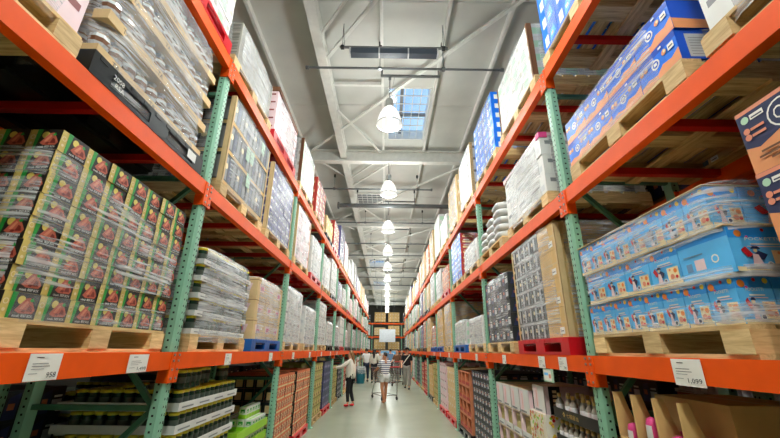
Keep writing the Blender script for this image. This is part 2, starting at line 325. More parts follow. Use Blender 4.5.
# ================================================================ racks
RX = {-1: 1.575, 1: 1.5}; L = 2.9; LVS = {-1: [0, 1.525, 2.90, 4.235], 1: [0, 1.53, 2.845, 4.12]}; PH = .14; OFF = {-1: 0, 1: -.04}
SIDEN = {-1: 'left', 1: 'right'}
def wx(s, d): return s*(RX[s]+d)
def post_mesh(z1=4.13):
    g = MB()
    # open C section with chamfered front; local: x along the aisle -.045..045, y depth 0..07
    out = [(-.045, .075), (-.045, .02), (-.028, 0), (.028, 0), (.045, .02), (.045, .075), (.03, .075), (-.03, .075)]
    n = len(out); b = len(g.v); k = g.mi('green_steel')
    g.v += [Vector((x, y, 0)) for x, y in out]+[Vector((x, y, z1)) for x, y in out]
    for i in range(n): j = (i+1) % n; g.f.append((b+i, b+j, b+n+j, b+n+i)); g.m.append(k)
    g.f.append(tuple(b+n+i for i in range(n))); g.m.append(k)
    z = .1
    while z < z1-.05:
        for sx in (-1, 1):
            x = sx*.0155; q = .0065
            g.face([(x-q, -.0008, z), (x+q, -.0008, z-.006*sx), (x+q*.7, -.0008, z+.017), (x-q*.7, -.0008, z+.017)], 'hole')
        g.face([(-.0458, .055, z), (-.0458, .040, z), (-.0458, .040, z+.014), (-.0458, .055, z+.014)], 'hole')
        g.face([(.0458, .040, z), (.0458, .055, z), (.0458, .055, z+.014), (.0458, .040, z+.014)], 'hole')
        z += .05
    g.box(-.07, .07, -.03, .11, 0, .012, 'green_steel')
    return g
def beam_mesh():
    g = MB(); x0, x1 = .045, L-.045
    g.prism([(x0, -.06), (x1, -.06), (x1, .06), (x0, .06)], -.012, .034, 'orange')
    g.box(x0, x1, .034, .05, -.06, .02, 'orange')
    for xa, xb in ((0.003, .062), (L-.062, L-.003)):
        g.box(xa, xb, -.018, -.004, -.15, .06, 'orange')
        for z in (-.12, -.06, 0, .04): g.bar(((xa+xb)/2, -.018, z), ((xa+xb)/2, -.024, z), .009, 'zinc', 6)
    for xa, xb in ((.045, .052), (L-.052, L-.045)): g.box(xa, xb, -.018, .07, -.15, .06, 'orange')
    return g
def rack(side, d0, nb, label):
    LV = LVS[side]
    rzz = R(90) if side < 0 else R(-90)
    t = thing('pallet_rack', label, 'rack', (wx(side, d0), OFF[side], 0), rzz, 'pallet racks')
    sx = 1 if side < 0 else -1      # local x of a world Y
    for k in range(nb+1):
        f = obj('upright_frame', cached('frame_brace', lambda: brace()), t, (sx*L*k, 0, 0))
        pm = cached(('post', side), lambda: post_mesh(LV[3]+.01)); obj('post', pm, f); obj('post', pm, f, (0, 1.0, 0), R(180))
    for k in range(nb):
        for lv in (1, 2, 3):
            xx = sx*L*k-(L if sx < 0 else 0)
            obj('beam', cached('beam', beam_mesh), t, (xx, 0, LV[lv]-.06)); obj('beam', cached('beam', beam_mesh), t, (xx+L, 1.0, LV[lv]-.06), R(180))
            for q in (.45, 1.05, 1.8, 2.4): obj('crossbar', cached('xbar', lambda: MB().box(-.025, .025, .045, .955, -.055, -.004, 'red_beam')), t, (xx+q, 0, LV[lv]))
    return t
def brace():
    g = MB(); zs = [.25, 1.15, 2.05, 2.95, 3.85]
    for i, z in enumerate(zs):
        g.beam((0, .07, z), (0, .93, z), .035, .035, 'dark_green_steel')
        if i < 4: a, b = (.07, .93) if i % 2 else (.93, .07); g.beam((0, a, z), (0, b, zs[i+1]), .035, .035, 'dark_green_steel')
    return g
NB = 11
rack(-1, 0, NB, 'orange and green pallet rack along the left of the aisle, behind the steak boxes')
rack(1, 0, NB, 'orange and green pallet rack along the right of the aisle, behind the blue cracker boxes')
rack(-1, 1.16, 4, 'second pallet rack standing behind the left aisle rack, mostly in shadow')
rack(1, 1.16, 4, 'second pallet rack standing behind the right aisle rack, mostly in shadow')

# ================================================================ pallets
def pallet_nodes(kind, joined):
    """[(name, mesh, loc)] ; local x along the aisle, y depth, z up"""
    W, D = 1.2, 1.0
    wd = 'wood' if kind == 'wooden' else 'wood_dark'
    if kind in ('wooden', 'old'):
        top = [(-.5+.07+i*.1433) for i in range(7)]; bot = [-.43, 0, .43]; st = [-.53, 0, .53]
        if joined:
            def j():
                g = MB()
                for y in top: g.box(-.6, .6, y-.05, y+.05, .12, .14, wd)
                for y in bot: g.box(-.6, .6, y-.05, y+.05, 0, .02, wd)
                for x in st: g.box(x-.07, x+.07, -.5, .5, .02, .12, wd)
                return g
            return [(None, cached(('pallet_boards', kind), j), (0, 0, 0))]
        bd = cached(('board', wd), lambda: MB().box(-.6, .6, -.053, .053, 0, .02, wd)); sg = cached(('stringer', wd), lambda: MB().box(-.07, .07, -.49, .49, 0, .1, wd, 'LRBT').box(-.07, .07, -.49, .49, 0, .1, 'wood_cross' if wd == 'wood' else wd, 'FK'))
        return [('deck_board', bd, (0, y, .12)) for y in top]+[('bottom_board', bd, (0, y, 0)) for y in bot]+[('stringer', sg, (x, 0, .02)) for x in st]
    c = 'plastic_'+kind
    def pl():
        g = MB(); g.box(-.6, .6, -.5, .5, .1, .14, c)
        for x0, x1 in ((-.6, -.45), (-.1, .1), (.45, .6)):
            for y0, y1 in ((-.5, -.35), (-.1, .1), (.35, .5)): g.box(x0, x1, y0, y1, .02, .1, c)
        for y in (-.43, 0, .43): g.box(-.6, .6, y-.07, y+.07, 0, .025, c)
        for i in range(9): g.box(-.56+i*.125, -.5+i*.125, -.503, -.5, .108, .132, c)
        if kind == 'black':
            P = g.side('F', -.6, .6, -.505, .5, 0, .14); P.rect(.8, .3, .9, .8, 'white')
        return g
    return [(None, cached(('plastic_pallet', kind), pl), (0, 0, 0))]
PALN = dict(wooden='pale wooden', old='weathered brown wooden', red='red plastic', blue='blue plastic', black='black plastic')
ORD = ('first', 'second', 'third', 'fourth', 'fifth', 'sixth', 'seventh', 'eighth', 'ninth', 'tenth', 'eleventh', 'twelfth')
LVN = ('bottom', 'first shelf', 'second shelf', 'top shelf')
def where(side, y, lv, row=0):
    k = max(0, int(y//L)); h = 'near half' if (y-k*L) < L/2 else 'far half'
    return '%s rack %s, %s bay %s' % (SIDEN[side]+(' back' if row else ''), LVN[lv], ORD[min(k, 10)], h)
def place(side, y, lv, row=0, dz=0):
    return (wx(side, (.485 if lv > 1 or (lv and side > 0) else .51)+1.16*row), y, LVS[side][lv]+dz), (R(90) if side < 0 else R(-90))
def pallet(side, y, lv, kind, row=0, joined=None):
    if joined is None: joined = row > 0 or y > 3*L
    loc, rz = place(side, y, lv, row)
    wood = kind in ('wooden', 'old'); nd = pallet_nodes(kind, joined)
    t = thing('wooden_pallet' if wood else 'plastic_pallet', '%s pallet, %s' % (PALN[kind], where(side, y, lv, row)), 'pallet', loc, rz, PALN[kind]+' pallets', nd[0][1] if nd[0][0] is None else None)
    if nd[0][0]:
        for n, me, l in nd: obj(n, me, t, (l[0], l[1]+random.uniform(-.004, .004), l[2]), random.uniform(-.004, .004))
    return t

# ================================================================ cartons and their printing
def d_plain(P, f): P.rect(0, .47, 1, .53, 'tape'); P.rect(.62, .12, .85, .34, 'paper'); P.rect(.64, .2, .8, .23, 'text')
def d_plainl(P, f): P.rect(.1, .2, .35, .45, 'paper'); P.rect(.12, .3, .3, .33, 'text')
def d_meat(P, f):
    P.disc(.1, .62, .12, 'cream', 8); P.disc(.1, .62, .08, 'gold', 8); P.disc(.1, .3, .07, 'cream', 8)
    P.rect(.2, 0, 1, 1, 'meat_dark'); P.poly([(.2, 0), (.28, 0), (.36, 1), (.2, 1)], 'print_green')
    P.disc(.50, .72, .17, 'potato', 9); P.poly([(.38, .3), (.52, .2), (.9, .22), (.96, .36), (.86, .6), (.74, .84), (.62, .8), (.48, .52)], 'meat')
    P.poly([(.5, .38), (.6, .36), (.72, .66), (.66, .72)], 'meat_light'); P.poly([(.70, .3), (.88, .3), (.84, .5), (.76, .56)], 'meat_deep'); P.poly([(.56, .26), (.66, .24), (.70, .34), (.6, .36)], 'meat_deep'); P.poly([(.72, .74), (.8, .84), (.86, .72), (.78, .66)], 'print_green')
    P.text('steak', .36, .06, .1, 'white_ink', .2); P.text('BEEF BOX', .6, .07, .1, 'white_ink', .32)
def d_cracker(P, f):
    P.rect(0, 0, 1, 1, 'sky_blue'); P.rect(0, .74, 1, 1, 'print_blue'); P.disc(.16, .84, .085, 'ball_orange'); P.disc(.55, .92, .04, 'red'); P.disc(.86, .9, .06, 'ball_yellow'); P.disc(.28, .76, .03, 'magenta')
    P.text('POCKETTI', .24, .68, .07, 'white_ink', .5); P.rect(.3, .58, .74, .61, 'white_ink'); P.rect(.24, .53, .8, .55, 'pale_pink')
    P.poly([(0, 0), (1, 0), (1, .12), (.5, .07), (0, .1)], 'cream')
    P.poly([(.58, .1), (.94, .1), (.94, .46), (.58, .46)], 'cream'); P.disc(.84, .36, .06, 'ball_orange'); P.disc(.72, .22, .07, 'salmon'); P.disc(.86, .2, .045, 'red'); P.disc(.68, .4, .035, 'peach')
    P.poly([(.12, .46), (.2, .54), (.3, .34), (.2, .3)], 'red'); P.poly([(.22, .3), (.38, .44), (.5, .36), (.42, .24)], 'navy'); P.poly([(.24, .1), (.42, .06), (.36, .36), (.28, .38)], 'pale_pink'); P.disc(.33, .45, .045, 'cream'); P.poly([(.26, .48), (.42, .48), (.38, .54), (.3, .54)], 'navy')
    P.disc(.5, .14, .07, 'white_ink'); P.disc(.5, .14, .045, 'navy')
def d_cracker_flap(P, f):
    P.rect(0, 0, 1, 1, 'sky_blue'); P.rect(0, .8, 1, 1, 'print_blue'); P.rect(.3, .2, .5, .45, 'pale_pink'); P.rect(.12, .2, .24, .4, 'cloth_blue'); P.disc(.7, .38, .1, 'white_ink'); P.disc(.7, .38, .07, 'sky_blue'); P.rect(.1, .55, .5, .58, 'cloth_blue')
def d_wave(P, f):
    P.rect(0, 0, 1, 1, 'mid_blue'); P.rect(0, .8, 1, 1, 'deep_blue')
    P.poly([(0, 0), (1, 0), (1, .42), (.82, .3), (.6, .36), (.44, .2), (.2, .28), (0, .2)], 'peach'); P.poly([(0, 0), (1, 0), (1, .1), (.6, .05), (0, .08)], 'salmon')
    P.disc(.45, .55, .16, 'white_ink'); P.disc(.45, .55, .11, 'deep_blue'); P.rect(.41, .5, .49, .6, 'white_ink')
    for x in (.08, .2, .7): P.disc(x, .66, .09, 'peach'); P.disc(x+.02, .68, .05, 'cream')
    P.rect(.8, .55, .94, .74, 'white_ink'); P.rect(.82, .62, .92, .66, 'navy'); P.rect(.6, .86, .68, .92, 'white_ink')
def d_wave_end(P, f):
    P.rect(0, 0, 1, 1, 'deep_blue'); P.rect(.1, .08, .46, .86, 'lightgrey')
    for i in range(7): P.rect(.13, .16+i*.09, .42, .18+i*.09, 'grey')
    P.text('baked', .62, .6, .1, 'sky_blue', .24); P.rect(.6, .46, .86, .49, 'sky_blue'); P.poly([(.66, .28), (.74, .2), (.84, .28), (.74, .24)], 'white_ink')
def d_wave_top(P, f):
    P.rect(0, 0, 1, 1, 'deep_blue'); P.poly([(0, 0), (1, 0), (1, .3), (.7, .42), (.5, .3), (0, .36)], 'peach'); P.disc(.55, .72, .2, 'white_ink'); P.disc(.55, .75, .15, 'deep_blue')
def d_navy(P, f):
    P.rect(0, 0, 1, 1, 'peach'); P.poly([(0, .42), (.2, .36), (.5, .46), (1, .4), (1, .94), (0, .94)], 'navy'); P.rect(0, .94, 1, 1, 'salmon')
    P.poly([(0, .52), (.4, .46), (1, .56), (1, .6), (.4, .5), (0, .56)], 'product_blue')
    P.disc(.62, .68, .21, 'white_ink', 16); P.disc(.62, .68, .185, 'navy', 16); P.text('CH', .5, .59, .19, 'white_ink', .25)
    P.disc(.12, .84, .06, 'mint'); P.rect(.2, .8, .4, .88, 'white_ink'); P.rect(.22, .82, .38, .84, 'navy')
    for y in (.66, .56): P.disc(.1, y, .05, 'salmon'); P.rect(.16, y-.02, .36, y+.02, 'salmon')
    P.rect(.2, .26, .8, .29, 'brown'); P.rect(.15, .19, .85, .22, 'brown'); P.rect(.3, .12, .7, .15, 'brown')
def d_orange(P, f):
    P.rect(0, 0, 1, 1, 'orange_print'); P.rect(0, 0, 1, .14, 'cream'); P.rect(.12, .3, .55, .8, 'cream'); P.rect(.18, .36, .36, .7, 'burgundy'); P.rect(.62, .25, .9, .75, 'red_print'); P.rect(.66, .55, .86, .62, 'cream')
def d_olive(P, f): P.rect(0, 0, 1, 1, 'olive'); P.rect(.1, .2, .45, .75, 'card_light'); P.rect(.55, .3, .9, .5, 'brown'); P.rect(0, 0, 1, .08, 'brown')
def d_bluegrid(P, f): P.rect(0, 0, 1, 1, 'product_blue'); P.rect(.1, .15, .9, .5, 'violet'); P.rect(.3, .6, .8, .85, 'navy'); P.rect(.4, .25, .6, .4, 'lightgrey')
def d_dark(P, f):
    P.rect(0, 0, 1, 1, 'charcoal'); P.poly([(.08, .1), (.5, .1), (.5, .92), (.2, .8)], 'product_blue'); P.rect(.56, .2, .92, .55, 'lightgrey'); P.rect(.2, .4, .4, .6, 'copper'); P.rect(.6, .62, .9, .7, 'white_ink')
def d_news(P, f):
    P.rect(0, 0, 1, 1, 'news')
    for i in range(5): P.rect(.06, .12+.17*i, .42, .2+.17*i, 'grey'); P.rect(.5, .15+.16*i, .92, .2+.16*i, 'charcoal')
def d_bluebag(P, f): P.rect(0, 0, 1, 1, 'violet'); P.rect(.1, .5, .9, .85, 'product_blue'); P.rect(.2, .2, .5, .4, 'white_ink'); P.rect(.6, .15, .85, .35, 'lightgrey')
def d_pink(P, f): P.rect(0, 0, 1, 1, 'pale_pink'); P.rect(.1, .2, .5, .6, 'white'); P.rect(.55, .5, .9, .7, 'burgundy')
def d_white(P, f): P.rect(0, 0, 1, 1, 'white'); P.rect(.1, .55, .6, .75, 'grey'); P.rect(.65, .2, .9, .5, 'lightgrey')
def d_mint(P, f): P.rect(0, 0, 1, 1, 'white'); P.rect(.1, .2, .5, .7, 'mint'); P.rect(.55, .1, .7, .9, 'lightgrey'); P.rect(.75, .5, .95, .8, 'news')
def d_blueprint(P, f): P.rect(0, 0, 1, 1, 'mid_blue'); P.rect(.15, .2, .4, .7, 'white_ink'); P.poly([(.5, .1), (.9, .3), (.8, .8), (.55, .6)], 'sky_blue'); P.rect(.6, .35, .75, .5, 'cream')
def d_red(P, f): P.rect(0, 0, 1, 1, 'red_print'); P.rect(.15, .2, .8, .5, 'cream'); P.rect(.2, .65, .6, .8, 'white_ink')
def d_greenlabel(P, f): P.rect(0, 0, 1, 1, 'news'); P.rect(.1, .1, .9, .6, 'charcoal'); P.rect(.3, .3, .7, .85, 'mint'); P.rect(.4, .45, .6, .6, 'print_green')
def d_goods(P, f):
    P.rect(0, 0, 1, 1, 'charcoal'); P.rect(0, 0, 1, .12, 'card'); P.rect(.06, .16, .28, .9, 'grey'); P.rect(.36, .16, .6, .86, 'navy'); P.rect(.68, .16, .92, .9, 'grey'); P.disc(.17, .6, .1, 'cream', 8)
def d_pattern(P, f):
    rn = random.Random(4); P.rect(0, 0, 1, 1, 'flower_white')
    for i in range(60): P.disc(rn.uniform(.05, .95), rn.uniform(.06, .94), rn.uniform(.05, .085), rn.choice(['ball_orange', 'red', 'ball_yellow', 'lime', 'salmon', 'cream']), 6)
def d_crate(P, f):
    P.rect(0, .86, 1, .9, 'card_dark'); P.poly([(.3, .3), (.7, .3), (.8, .7), (.2, .7)], 'pale_pink'); P.rect(.36, .4, .64, .6, 'magenta')
def d_jarcase(P, f):
    P.rect(0, 0, 1, 1, 'grey'); P.rect(.05, .05, .3, .8, 'charcoal'); P.rect(.36, .05, .62, .8, 'lightgrey'); P.rect(.68, .05, .95, .8, 'charcoal'); P.disc(.18, .5, .12, 'cream', 8); P.rect(0, .86, 1, 1, 'lightgrey')
BASE = dict(plain='card', plainl='card_light', meat='gold', cracker='sky_blue', cracker_flap='sky_blue', wave='deep_blue', wave_end='deep_blue', wave_top='deep_blue', navy='navy', orange='orange_print', olive='olive', bluegrid='product_blue', dark='charcoal',
  news='news', bluebag='violet', pink='pale_pink', white='white', mint='white', blueprint='mid_blue', red='red_print', greenlabel='news', goods='charcoal', pattern='flower_white', crate='card_light', jarcase='grey')
BASE['packside'] = 'black'
def d_packside(P, f): P.rect(0, 0, 1, 1, 'black'); P.rect(.18, .12, .82, .72, 'card_light'); P.rect(.3, .5, .7, .62, 'card')
DES = {k: globals()['d_'+k] for k in BASE}
def carton(design, w_, d_, h_, side_design=None, mb=None, at=(0, 0, 0)):
    g = mb or MB(); e = .0025; x, y, z = at
    q = (x-w_/2+e, x+w_/2-e, y-d_/2+e, y+d_/2-e, z, z+h_-e)
    g.box(*q, BASE[design])
    if design in ('plain', 'plainl', 'crate'): g.side('T', *q).rect(.0, .46, 1, .54, 'tape')
    for f in 'FLR': DES[(side_design or design) if f != 'F' else design](g.side(f, *q), f)
    return g
def d_packside(P, f): P.rect(0, 0, 1, 1, 'black'); P.rect(.18, .12, .82, .72, 'card_light'); P.rect(.3, .5, .7, .62, 'card')
def film(w_, d_, h_, kind, seed=0, z0=-.06, off=.012, sag=.02):
    def f():
        g = MB(); n = 44; m = 9; k = g.mi(kind); rw, rd = w_/2+off, d_/2+off
        per = []
        for i in range(n):
            t = 2*math.pi*i/n; c, s = math.cos(t), math.sin(t); p = 7
            r = (abs(c/rw)**p+abs(s/rd)**p)**(-1/p); per.append((r*c, r*s))
        for j in range(m+1):
            z = z0+(h_+off-z0)*j/m
            for i, (x, y) in enumerate(per):
                q = noise.noise(Vector((x*3+seed*7, y*3, z*6)))*sag+noise.noise(Vector((x*9+seed, y*9, z*2+x*4)))*sag*.5
                s = 1+abs(q)*1.2
                if j == m: s -= .015
                g.v.append(Vector((x*s, y*s, z)))
        for j in range(m):
            for i in range(n): a = j*n+i; b = j*n+(i+1) % n; g.f.append((a, b, b+n, a+n)); g.m.append(k)
        b0 = len(g.v)
        for x, y in per: g.v.append(Vector((x*.6, y*.6, h_+off+noise.noise(Vector((x*4, y*4, seed)))*.02)))
        g.v.append(Vector((0, 0, h_+off)))
        for i in range(n): a = m*n+i; b = m*n+(i+1) % n; c = b0+i; d = b0+(i+1) % n; g.f.append((a, b, d, c)); g.m.append(k); g.f.append((c, d, len(g.v)-1)); g.m.append(k)
        return g
    return cached(('film', round(w_, 2), round(d_, 2), round(h_, 2), kind, seed, z0), f, True)
def film_bands(w_, d_, h_, bands, kind='film_clear', seed=0):
    """wound strips: (z centre, strip height, rise along the front)"""
    def f():
        g = MB(); n = 96; k = g.mi(kind)
        for bi, (zc, hh, rise) in enumerate(bands):
            rw, rd = w_/2+.010+.004*bi, d_/2+.010+.004*bi; b0 = len(g.v); m = 4
            for j in range(m+1):
                for i in range(n):
                    t = 2*math.pi*i/n; c, s = math.cos(t), math.sin(t); r = (abs(c/rw)**14+abs(s/rd)**14)**(-1/14)
                    x, y = r*c, r*s; q = abs(noise.noise(Vector((x*14+seed, y*14, j*2.2+bi))))*.008+abs(noise.noise(Vector((x*5+seed, y*5, j*.6+bi))))*.008
                    z = zc+hh*(j/m-.5)*(1+.25*noise.noise(Vector((x*3, y*3, bi+seed))))+rise*(x/rw)*(1 if y < 0 else -.3)
                    g.v.append(Vector((x*(1+q), y*(1+q), min(max(z, -.08), h_+.01))))
            for j in range(m):
                for i in range(n): a = b0+j*n+i; b = b0+j*n+(i+1) % n; g.f.append((a, b, b+n, a+n)); g.m.append(k)
        return g
    return cached(('bands', w_, d_, h_, tuple(bands), seed), f, True)
def sack_mesh(w_, d_, h_, c1, c2):
    g = MB(); n = 14; m = 6; k = g.mi(c1); k2 = g.mi(c2)
    for j in range(m+1):
        v = -math.pi/2+math.pi*j/m; cz, sz = math.cos(v), math.sin(v); cz = max(cz, .02)**.45; sz = math.copysign(abs(sz)**.8, sz)
        for i in range(n):
            t = 2*math.pi*i/n; c, s = math.cos(t), math.sin(t); g.v.append(Vector((math.copysign(abs(c)**.5, c)*cz*w_/2, math.copysign(abs(s)**.5, s)*cz*d_/2, h_/2+sz*h_/2)))
    for j in range(m):
        for i in range(n): a = j*n+i; b = j*n+(i+1) % n; g.f.append((a, b, b+n, a+n)); g.m.append(k2 if (i in (9, 10, 11) and j in (2, 3)) else k)
    return g
def jar(r, h, body, lid, label): return MB().lathe([(r*.9, 0, body), (r, h*.06, body), (r, h*.3, label), (r, h*.62, body), (r*.97, h*.82, body), (r*.97, h*.84, lid), (r*1.0, h*.85, lid), (r*1.0, h*.97, lid), (r*.95, h, lid), (0, h, None)], 10)
def bottle(r, h, body, lid): return MB().lathe([(r*.9, 0, body), (r, h*.04, body), (r, h*.6, body), (r*.85, h*.7, body), (r*.36, h*.82, body), (r*.36, h*.87, lid), (r*.42, h*.88, lid), (r*.42, h, lid), (0, h, None)], 8)

# recipe: list of nodes (name, mesh, loc, rz, props, children)
def grid_nodes(design, nx, nz, w_, d_, h_, ny=None, side=None, name='carton', jit=.004, rng=None, parts=True):
    cw, ch = w_/nx, h_/nz; ny = ny or max(2, round(d_/max(cw, .2))); cd = d_/ny; rng = rng or random.Random(hash((nx, nz)) & 255)
    if not parts:
        def jn():
            g = MB()
            for i in range(nx):
                for j in range(nz): carton(design, cw, d_, ch, side, g, (-w_/2+cw*(i+.5), rng.uniform(-.008, .008), j*ch))
            return g
        return [('carton_stack', cached(('stack', design, nx, nz, round(w_, 2), round(d_, 2), round(h_, 2)), jn), (0, 0, 0), 0, {'kind': 'stuff'}, [])]
    me = cached(('carton', design, side, round(cw, 3), round(cd, 3), round(ch, 3)), lambda: carton(design, cw, cd, ch, side))
    out = []
    for k in range(nz):
        for j in range(ny):
            for i in range(nx):
                if 0 < i < nx-1 and 0 < j and k < nz-1: continue
                if j > 0 and j == ny-1 and 0 < i < nx-1 and k < nz-1: continue
                out.append((name, me, (-w_/2+cw*(i+.5)+rng.uniform(-jit, jit)*.3, -d_/2+cd*(j+.5)+rng.uniform(-jit, jit), k*ch), 0, {}, []))
    return out
def tray_nodes(w_, d_, nz, lh, jm, r, tray='white', edge=.05, name='jar', rows='F', cap=None, text=None):
    n = int((w_-.02)/(2*r)); step = (w_-.02)/n; out = []
    def tr():
        g = MB(); g.box(-w_/2, w_/2, -d_/2, d_/2, 0, .008, tray)
        for q in ((-w_/2, w_/2, -d_/2, -d_/2+.004), (-w_/2, w_/2, d_/2-.004, d_/2), (-w_/2, -w_/2+.004, -d_/2, d_/2), (w_/2-.004, w_/2, -d_/2, d_/2)): g.box(*q, .008, edge, tray)
        P = g.side('F', -w_/2, w_/2, -d_/2, d_/2, 0, edge)
        if text:
            for i in range(3): P.text(text, .1+.3*i, .25, .5, 'text')
        else:
            for i in range(4): P.rect(.04+.25*i, .3, .2+.25*i, .5, 'grey')
        return g
    tm = cached(('tray', w_, d_, edge, tray, text), tr)
    for k in range(nz):
        ch = []
        ys_ = [-d_/2+.01+r+step*j for j in range(int((d_-.02)/step))]
        for j, y in enumerate(ys_):
            for i in range(n):
                if j > 1 and 0 < i < n-1: continue
                ch.append((name, jm, (-w_/2+.01+step*(i+.5), y, .009), 0, {}, []))
        out.append(('tray', tm, (0, 0, k*lh), 0, {}, ch))
    return out
def emit(nodes_, parent):
    for n, me, loc, rz, pr, ch in nodes_:
        o = obj(n, me, parent, loc, rz, **pr)
        if ch: emit(ch, o)
def load(side, y, lv, desc, nodes_, name='wrapped_pallet_load', cat='pallet load', row=0, pal='wooden', group=None, dz=None):
    if pal: pallet(side, y, lv, pal, row)
    loc, rz = place(side, y, lv, row, PH if dz is None else dz)
    wl = where(side, y, lv, row)
    if len(desc.replace('-', ' ').split()) > 7: wl = SIDEN[side]+' rack '+LVN[lv]
    t = thing(name, '%s, %s' % (desc, wl), cat, loc, rz, group or 'pallet loads on the racks')
    emit(nodes_, t); return t
def things_of(side, y, lv, nodes_, name, cat, label, group, dz=PH, row=0):
    loc, rz = place(side, y, lv, row, dz); M = Matrix.Translation(loc) @ Matrix.Rotation(rz, 4, 'Z')
    q = lambda v: round(v/.06)
    zs = sorted({q(n[2][2]) for n in nodes_}, reverse=True); xs = sorted({q(n[2][0]) for n in nodes_}, reverse=side > 0); ys_ = sorted({q(n[2][1]) for n in nodes_})
    for n, me, l, r_, pr, ch in nodes_:
        lb = label
        if len(zs) > 1: lb += ', '+ORD[min(11, zs.index(q(l[2])))]+' from top'
        if len(xs) > 1: lb += ', '+ORD[min(11, xs.index(q(l[0])))]+' column'
        if len(ys_) > 1: lb += ', front' if q(l[1]) == ys_[0] else ', '+ORD[min(11, ys_.index(q(l[1])))]+' deep'
        o = thing(name, lb, cat, M @ Vector(l), rz+r_, group, me)
        if ch: emit(ch, o)
def shell(nodes_, side, w_, d_, h_):
    """what one could see of a stack: front, top and near end; the inside becomes one block"""
    ys_ = min(n[2][1] for n in nodes_); zt = max(n[2][2] for n in nodes_); xe = (max if side > 0 else min)(n[2][0] for n in nodes_)
    return [n for n in nodes_ if n[2][1] < ys_+.03 or n[2][2] > zt-.01 or abs(n[2][0]-xe) < .01]
W = lambda me: [('stretch_wrap', me, (0, 0, 0), 0, {}, [])]

def core(side, y, w_, d_, h_, dn, nx, nz):
    loc, rz = place(side, y, 0, 0, PH); c, z, e = w_/nx, h_/nz, .006; ny = 4
    me = MB().box(-w_/2+c+e, w_/2-c-e, -d_/2+d_/3+.01, d_/2, 0, h_-z-.006, 'card_dark')
    thing('carton_filling', 'inner cartons of the %s stack, %s' % (dn, where(side, y, 0)), 'carton', loc, rz, 'inner cartons', me.mesh('core'))['kind'] = 'stuff'
# ================================================================ loads: left rack, near bays
random.seed(5)
def corner_boards(w_, d_, h_, c='card_light'):
    out = []
    for sx in (-1, 1):
        m = cached(('corner', h_, sx, c), lambda: MB().box(-.03 if sx > 0 else -.004, .004 if sx > 0 else .03, -.004, .0, 0, h_, c).box(*((0, .004) if sx > 0 else (-.004, 0)), -.004, .05, 0, h_, c))
        out.append(('corner_board', m, (sx*(w_/2+.004), -d_/2-.001, 0), 0, {}, []))
    return out
# steak boxes
n_ = grid_nodes('meat', 7, 8, 1.19, .95, .90, ny=6, jit=.006)
load(-1, 2.15, 1, 'eight rows of green and black steak-printed cartons under loose wrap', n_+W(film_bands(1.19, .95, .9, [(.06, .12, .01), (.30, .20, .05), (.46, .2, -.07), (.62, .15, -.10)], seed=1)))
load(-1, .62, 1, 'green and black steak-printed cartons', grid_nodes('meat', 7, 7, 1.1, .95, .78, ny=5), name='pallet_load')
# second shelf, bay 1
n_ = grid_nodes('pink', 4, 4, 1.15, .95, .9)
load(-1, .85, 2, 'pale pink printed cartons in clear wrap', n_+W(film(1.15, .95, .9, 'film_clear', 2)))
bt = cached('big_bottle', lambda: MB().lathe([(.05, 0, 'clear_plastic'), (.054, .03, 'brown'), (.054, .06, 'card_dark'), (.046, .08, 'clear_plastic'), (.052, .10, 'brown'), (.054, .13, 'clear_plastic'), (.05, .155, 'card_dark'), (.03, .18, 'clear_plastic'), (.02, .2, 'clear_plastic'), (.034, .215, 'clear_plastic'), (0, .22, None)], 9))
n_ = tray_nodes(1.15, .95, 4, .25, bt, .056, 'card_light', .065, 'bottle', text='TA')
t = load(-1, 2.12, 2, 'four trays of clear bottles in shiny wrap', n_+W(film(1.15, .95, .99, 'film_shiny', 3, z0=-.1)), pal=None)
pt = pallet(-1, 2.12, 2, 'black')
g = MB(); P = g.side('F', -.6, .6, -.509, .5, 0, .14); P.text('2008', .12, .5, .22, 'white_ink'); P.text('RSA', .14, .2, .22, 'white_ink')
obj('stencilled_text', g, pt)
# third shelf, bay 1
load(-1, .8, 3, 'beige cartons', grid_nodes('plainl', 3, 3, 1.15, .95, .8)+W(film(1.15, .95, .8, 'film_cloudy', 4)), pal='wooden')
load(-1, 2.2, 3, 'cream and mint printed cartons', grid_nodes('mint', 4, 5, 1.12, .95, .95)+W(film(1.12, .95, .95, 'film_clear', 5)), pal='red')
# bay 2, first shelf
jm = cached('green_jar', lambda: jar(.043, .139, 'jar_green', 'lid_yellow', 'jar_label'), True)
n_ = tray_nodes(1.16, .95, 5, .147, jm, .046, 'white', .045)
load(-1, 3.72, 1, 'five white trays of green jars with yellow lids in cloudy wrap', n_+W(film(1.16, .95, .735, 'film_cloudy', 6)))
n_ = grid_nodes('crate', 3, 3, 1.12, .95, .74, name='crate')
load(-1, 5.12, 1, 'beige open crates with violet packs in cloudy wrap', n_+W(film(1.12, .95, .74, 'film_cloudy', 7)), pal='blue')
gl_ = cached('green_card', lambda: MB().box(-.05, .05, -.002, 0, 0, .16, 'mint'))
n_ = grid_nodes('goods', 4, 3, 1.14, .95, .98)+corner_boards(1.14, .95, .98)+[('green_label', gl_, (x, -.483, z), 0, {}, []) for x, z in ((.0, .2), (.02, .5), (-.1, .48), (.3, .78))]
load(-1, 3.70, 2, 'dark goods with mint green labels and cardboard corners in shiny wrap', n_+W(film(1.14, .95, .985, 'film_clear', 8)))
n_ = grid_nodes('bluebag', 5, 7, 1.12, .95, .96)+corner_boards(1.12, .95, .96)
load(-1, 5.05, 2, 'violet blue packs with cardboard corner', n_+W(film(1.12, .95, .97, 'film_clear', 9)))
load(-1, 3.52, 3, 'newspaper grey printed bundles in clear wrap', grid_nodes('news', 4, 4, 1.05, .95, .5)+W(film(1.05, .95, .5, 'film_cloudy', 10)))
n_ = grid_nodes('pink', 3, 5, 1.12, .95, .66)+[('cardboard_cap', cached('cap', lambda: MB().box(-.57, .57, -.485, .485, 0, .07, 'brown')), (0, 0, .66), 0, {}, [])]
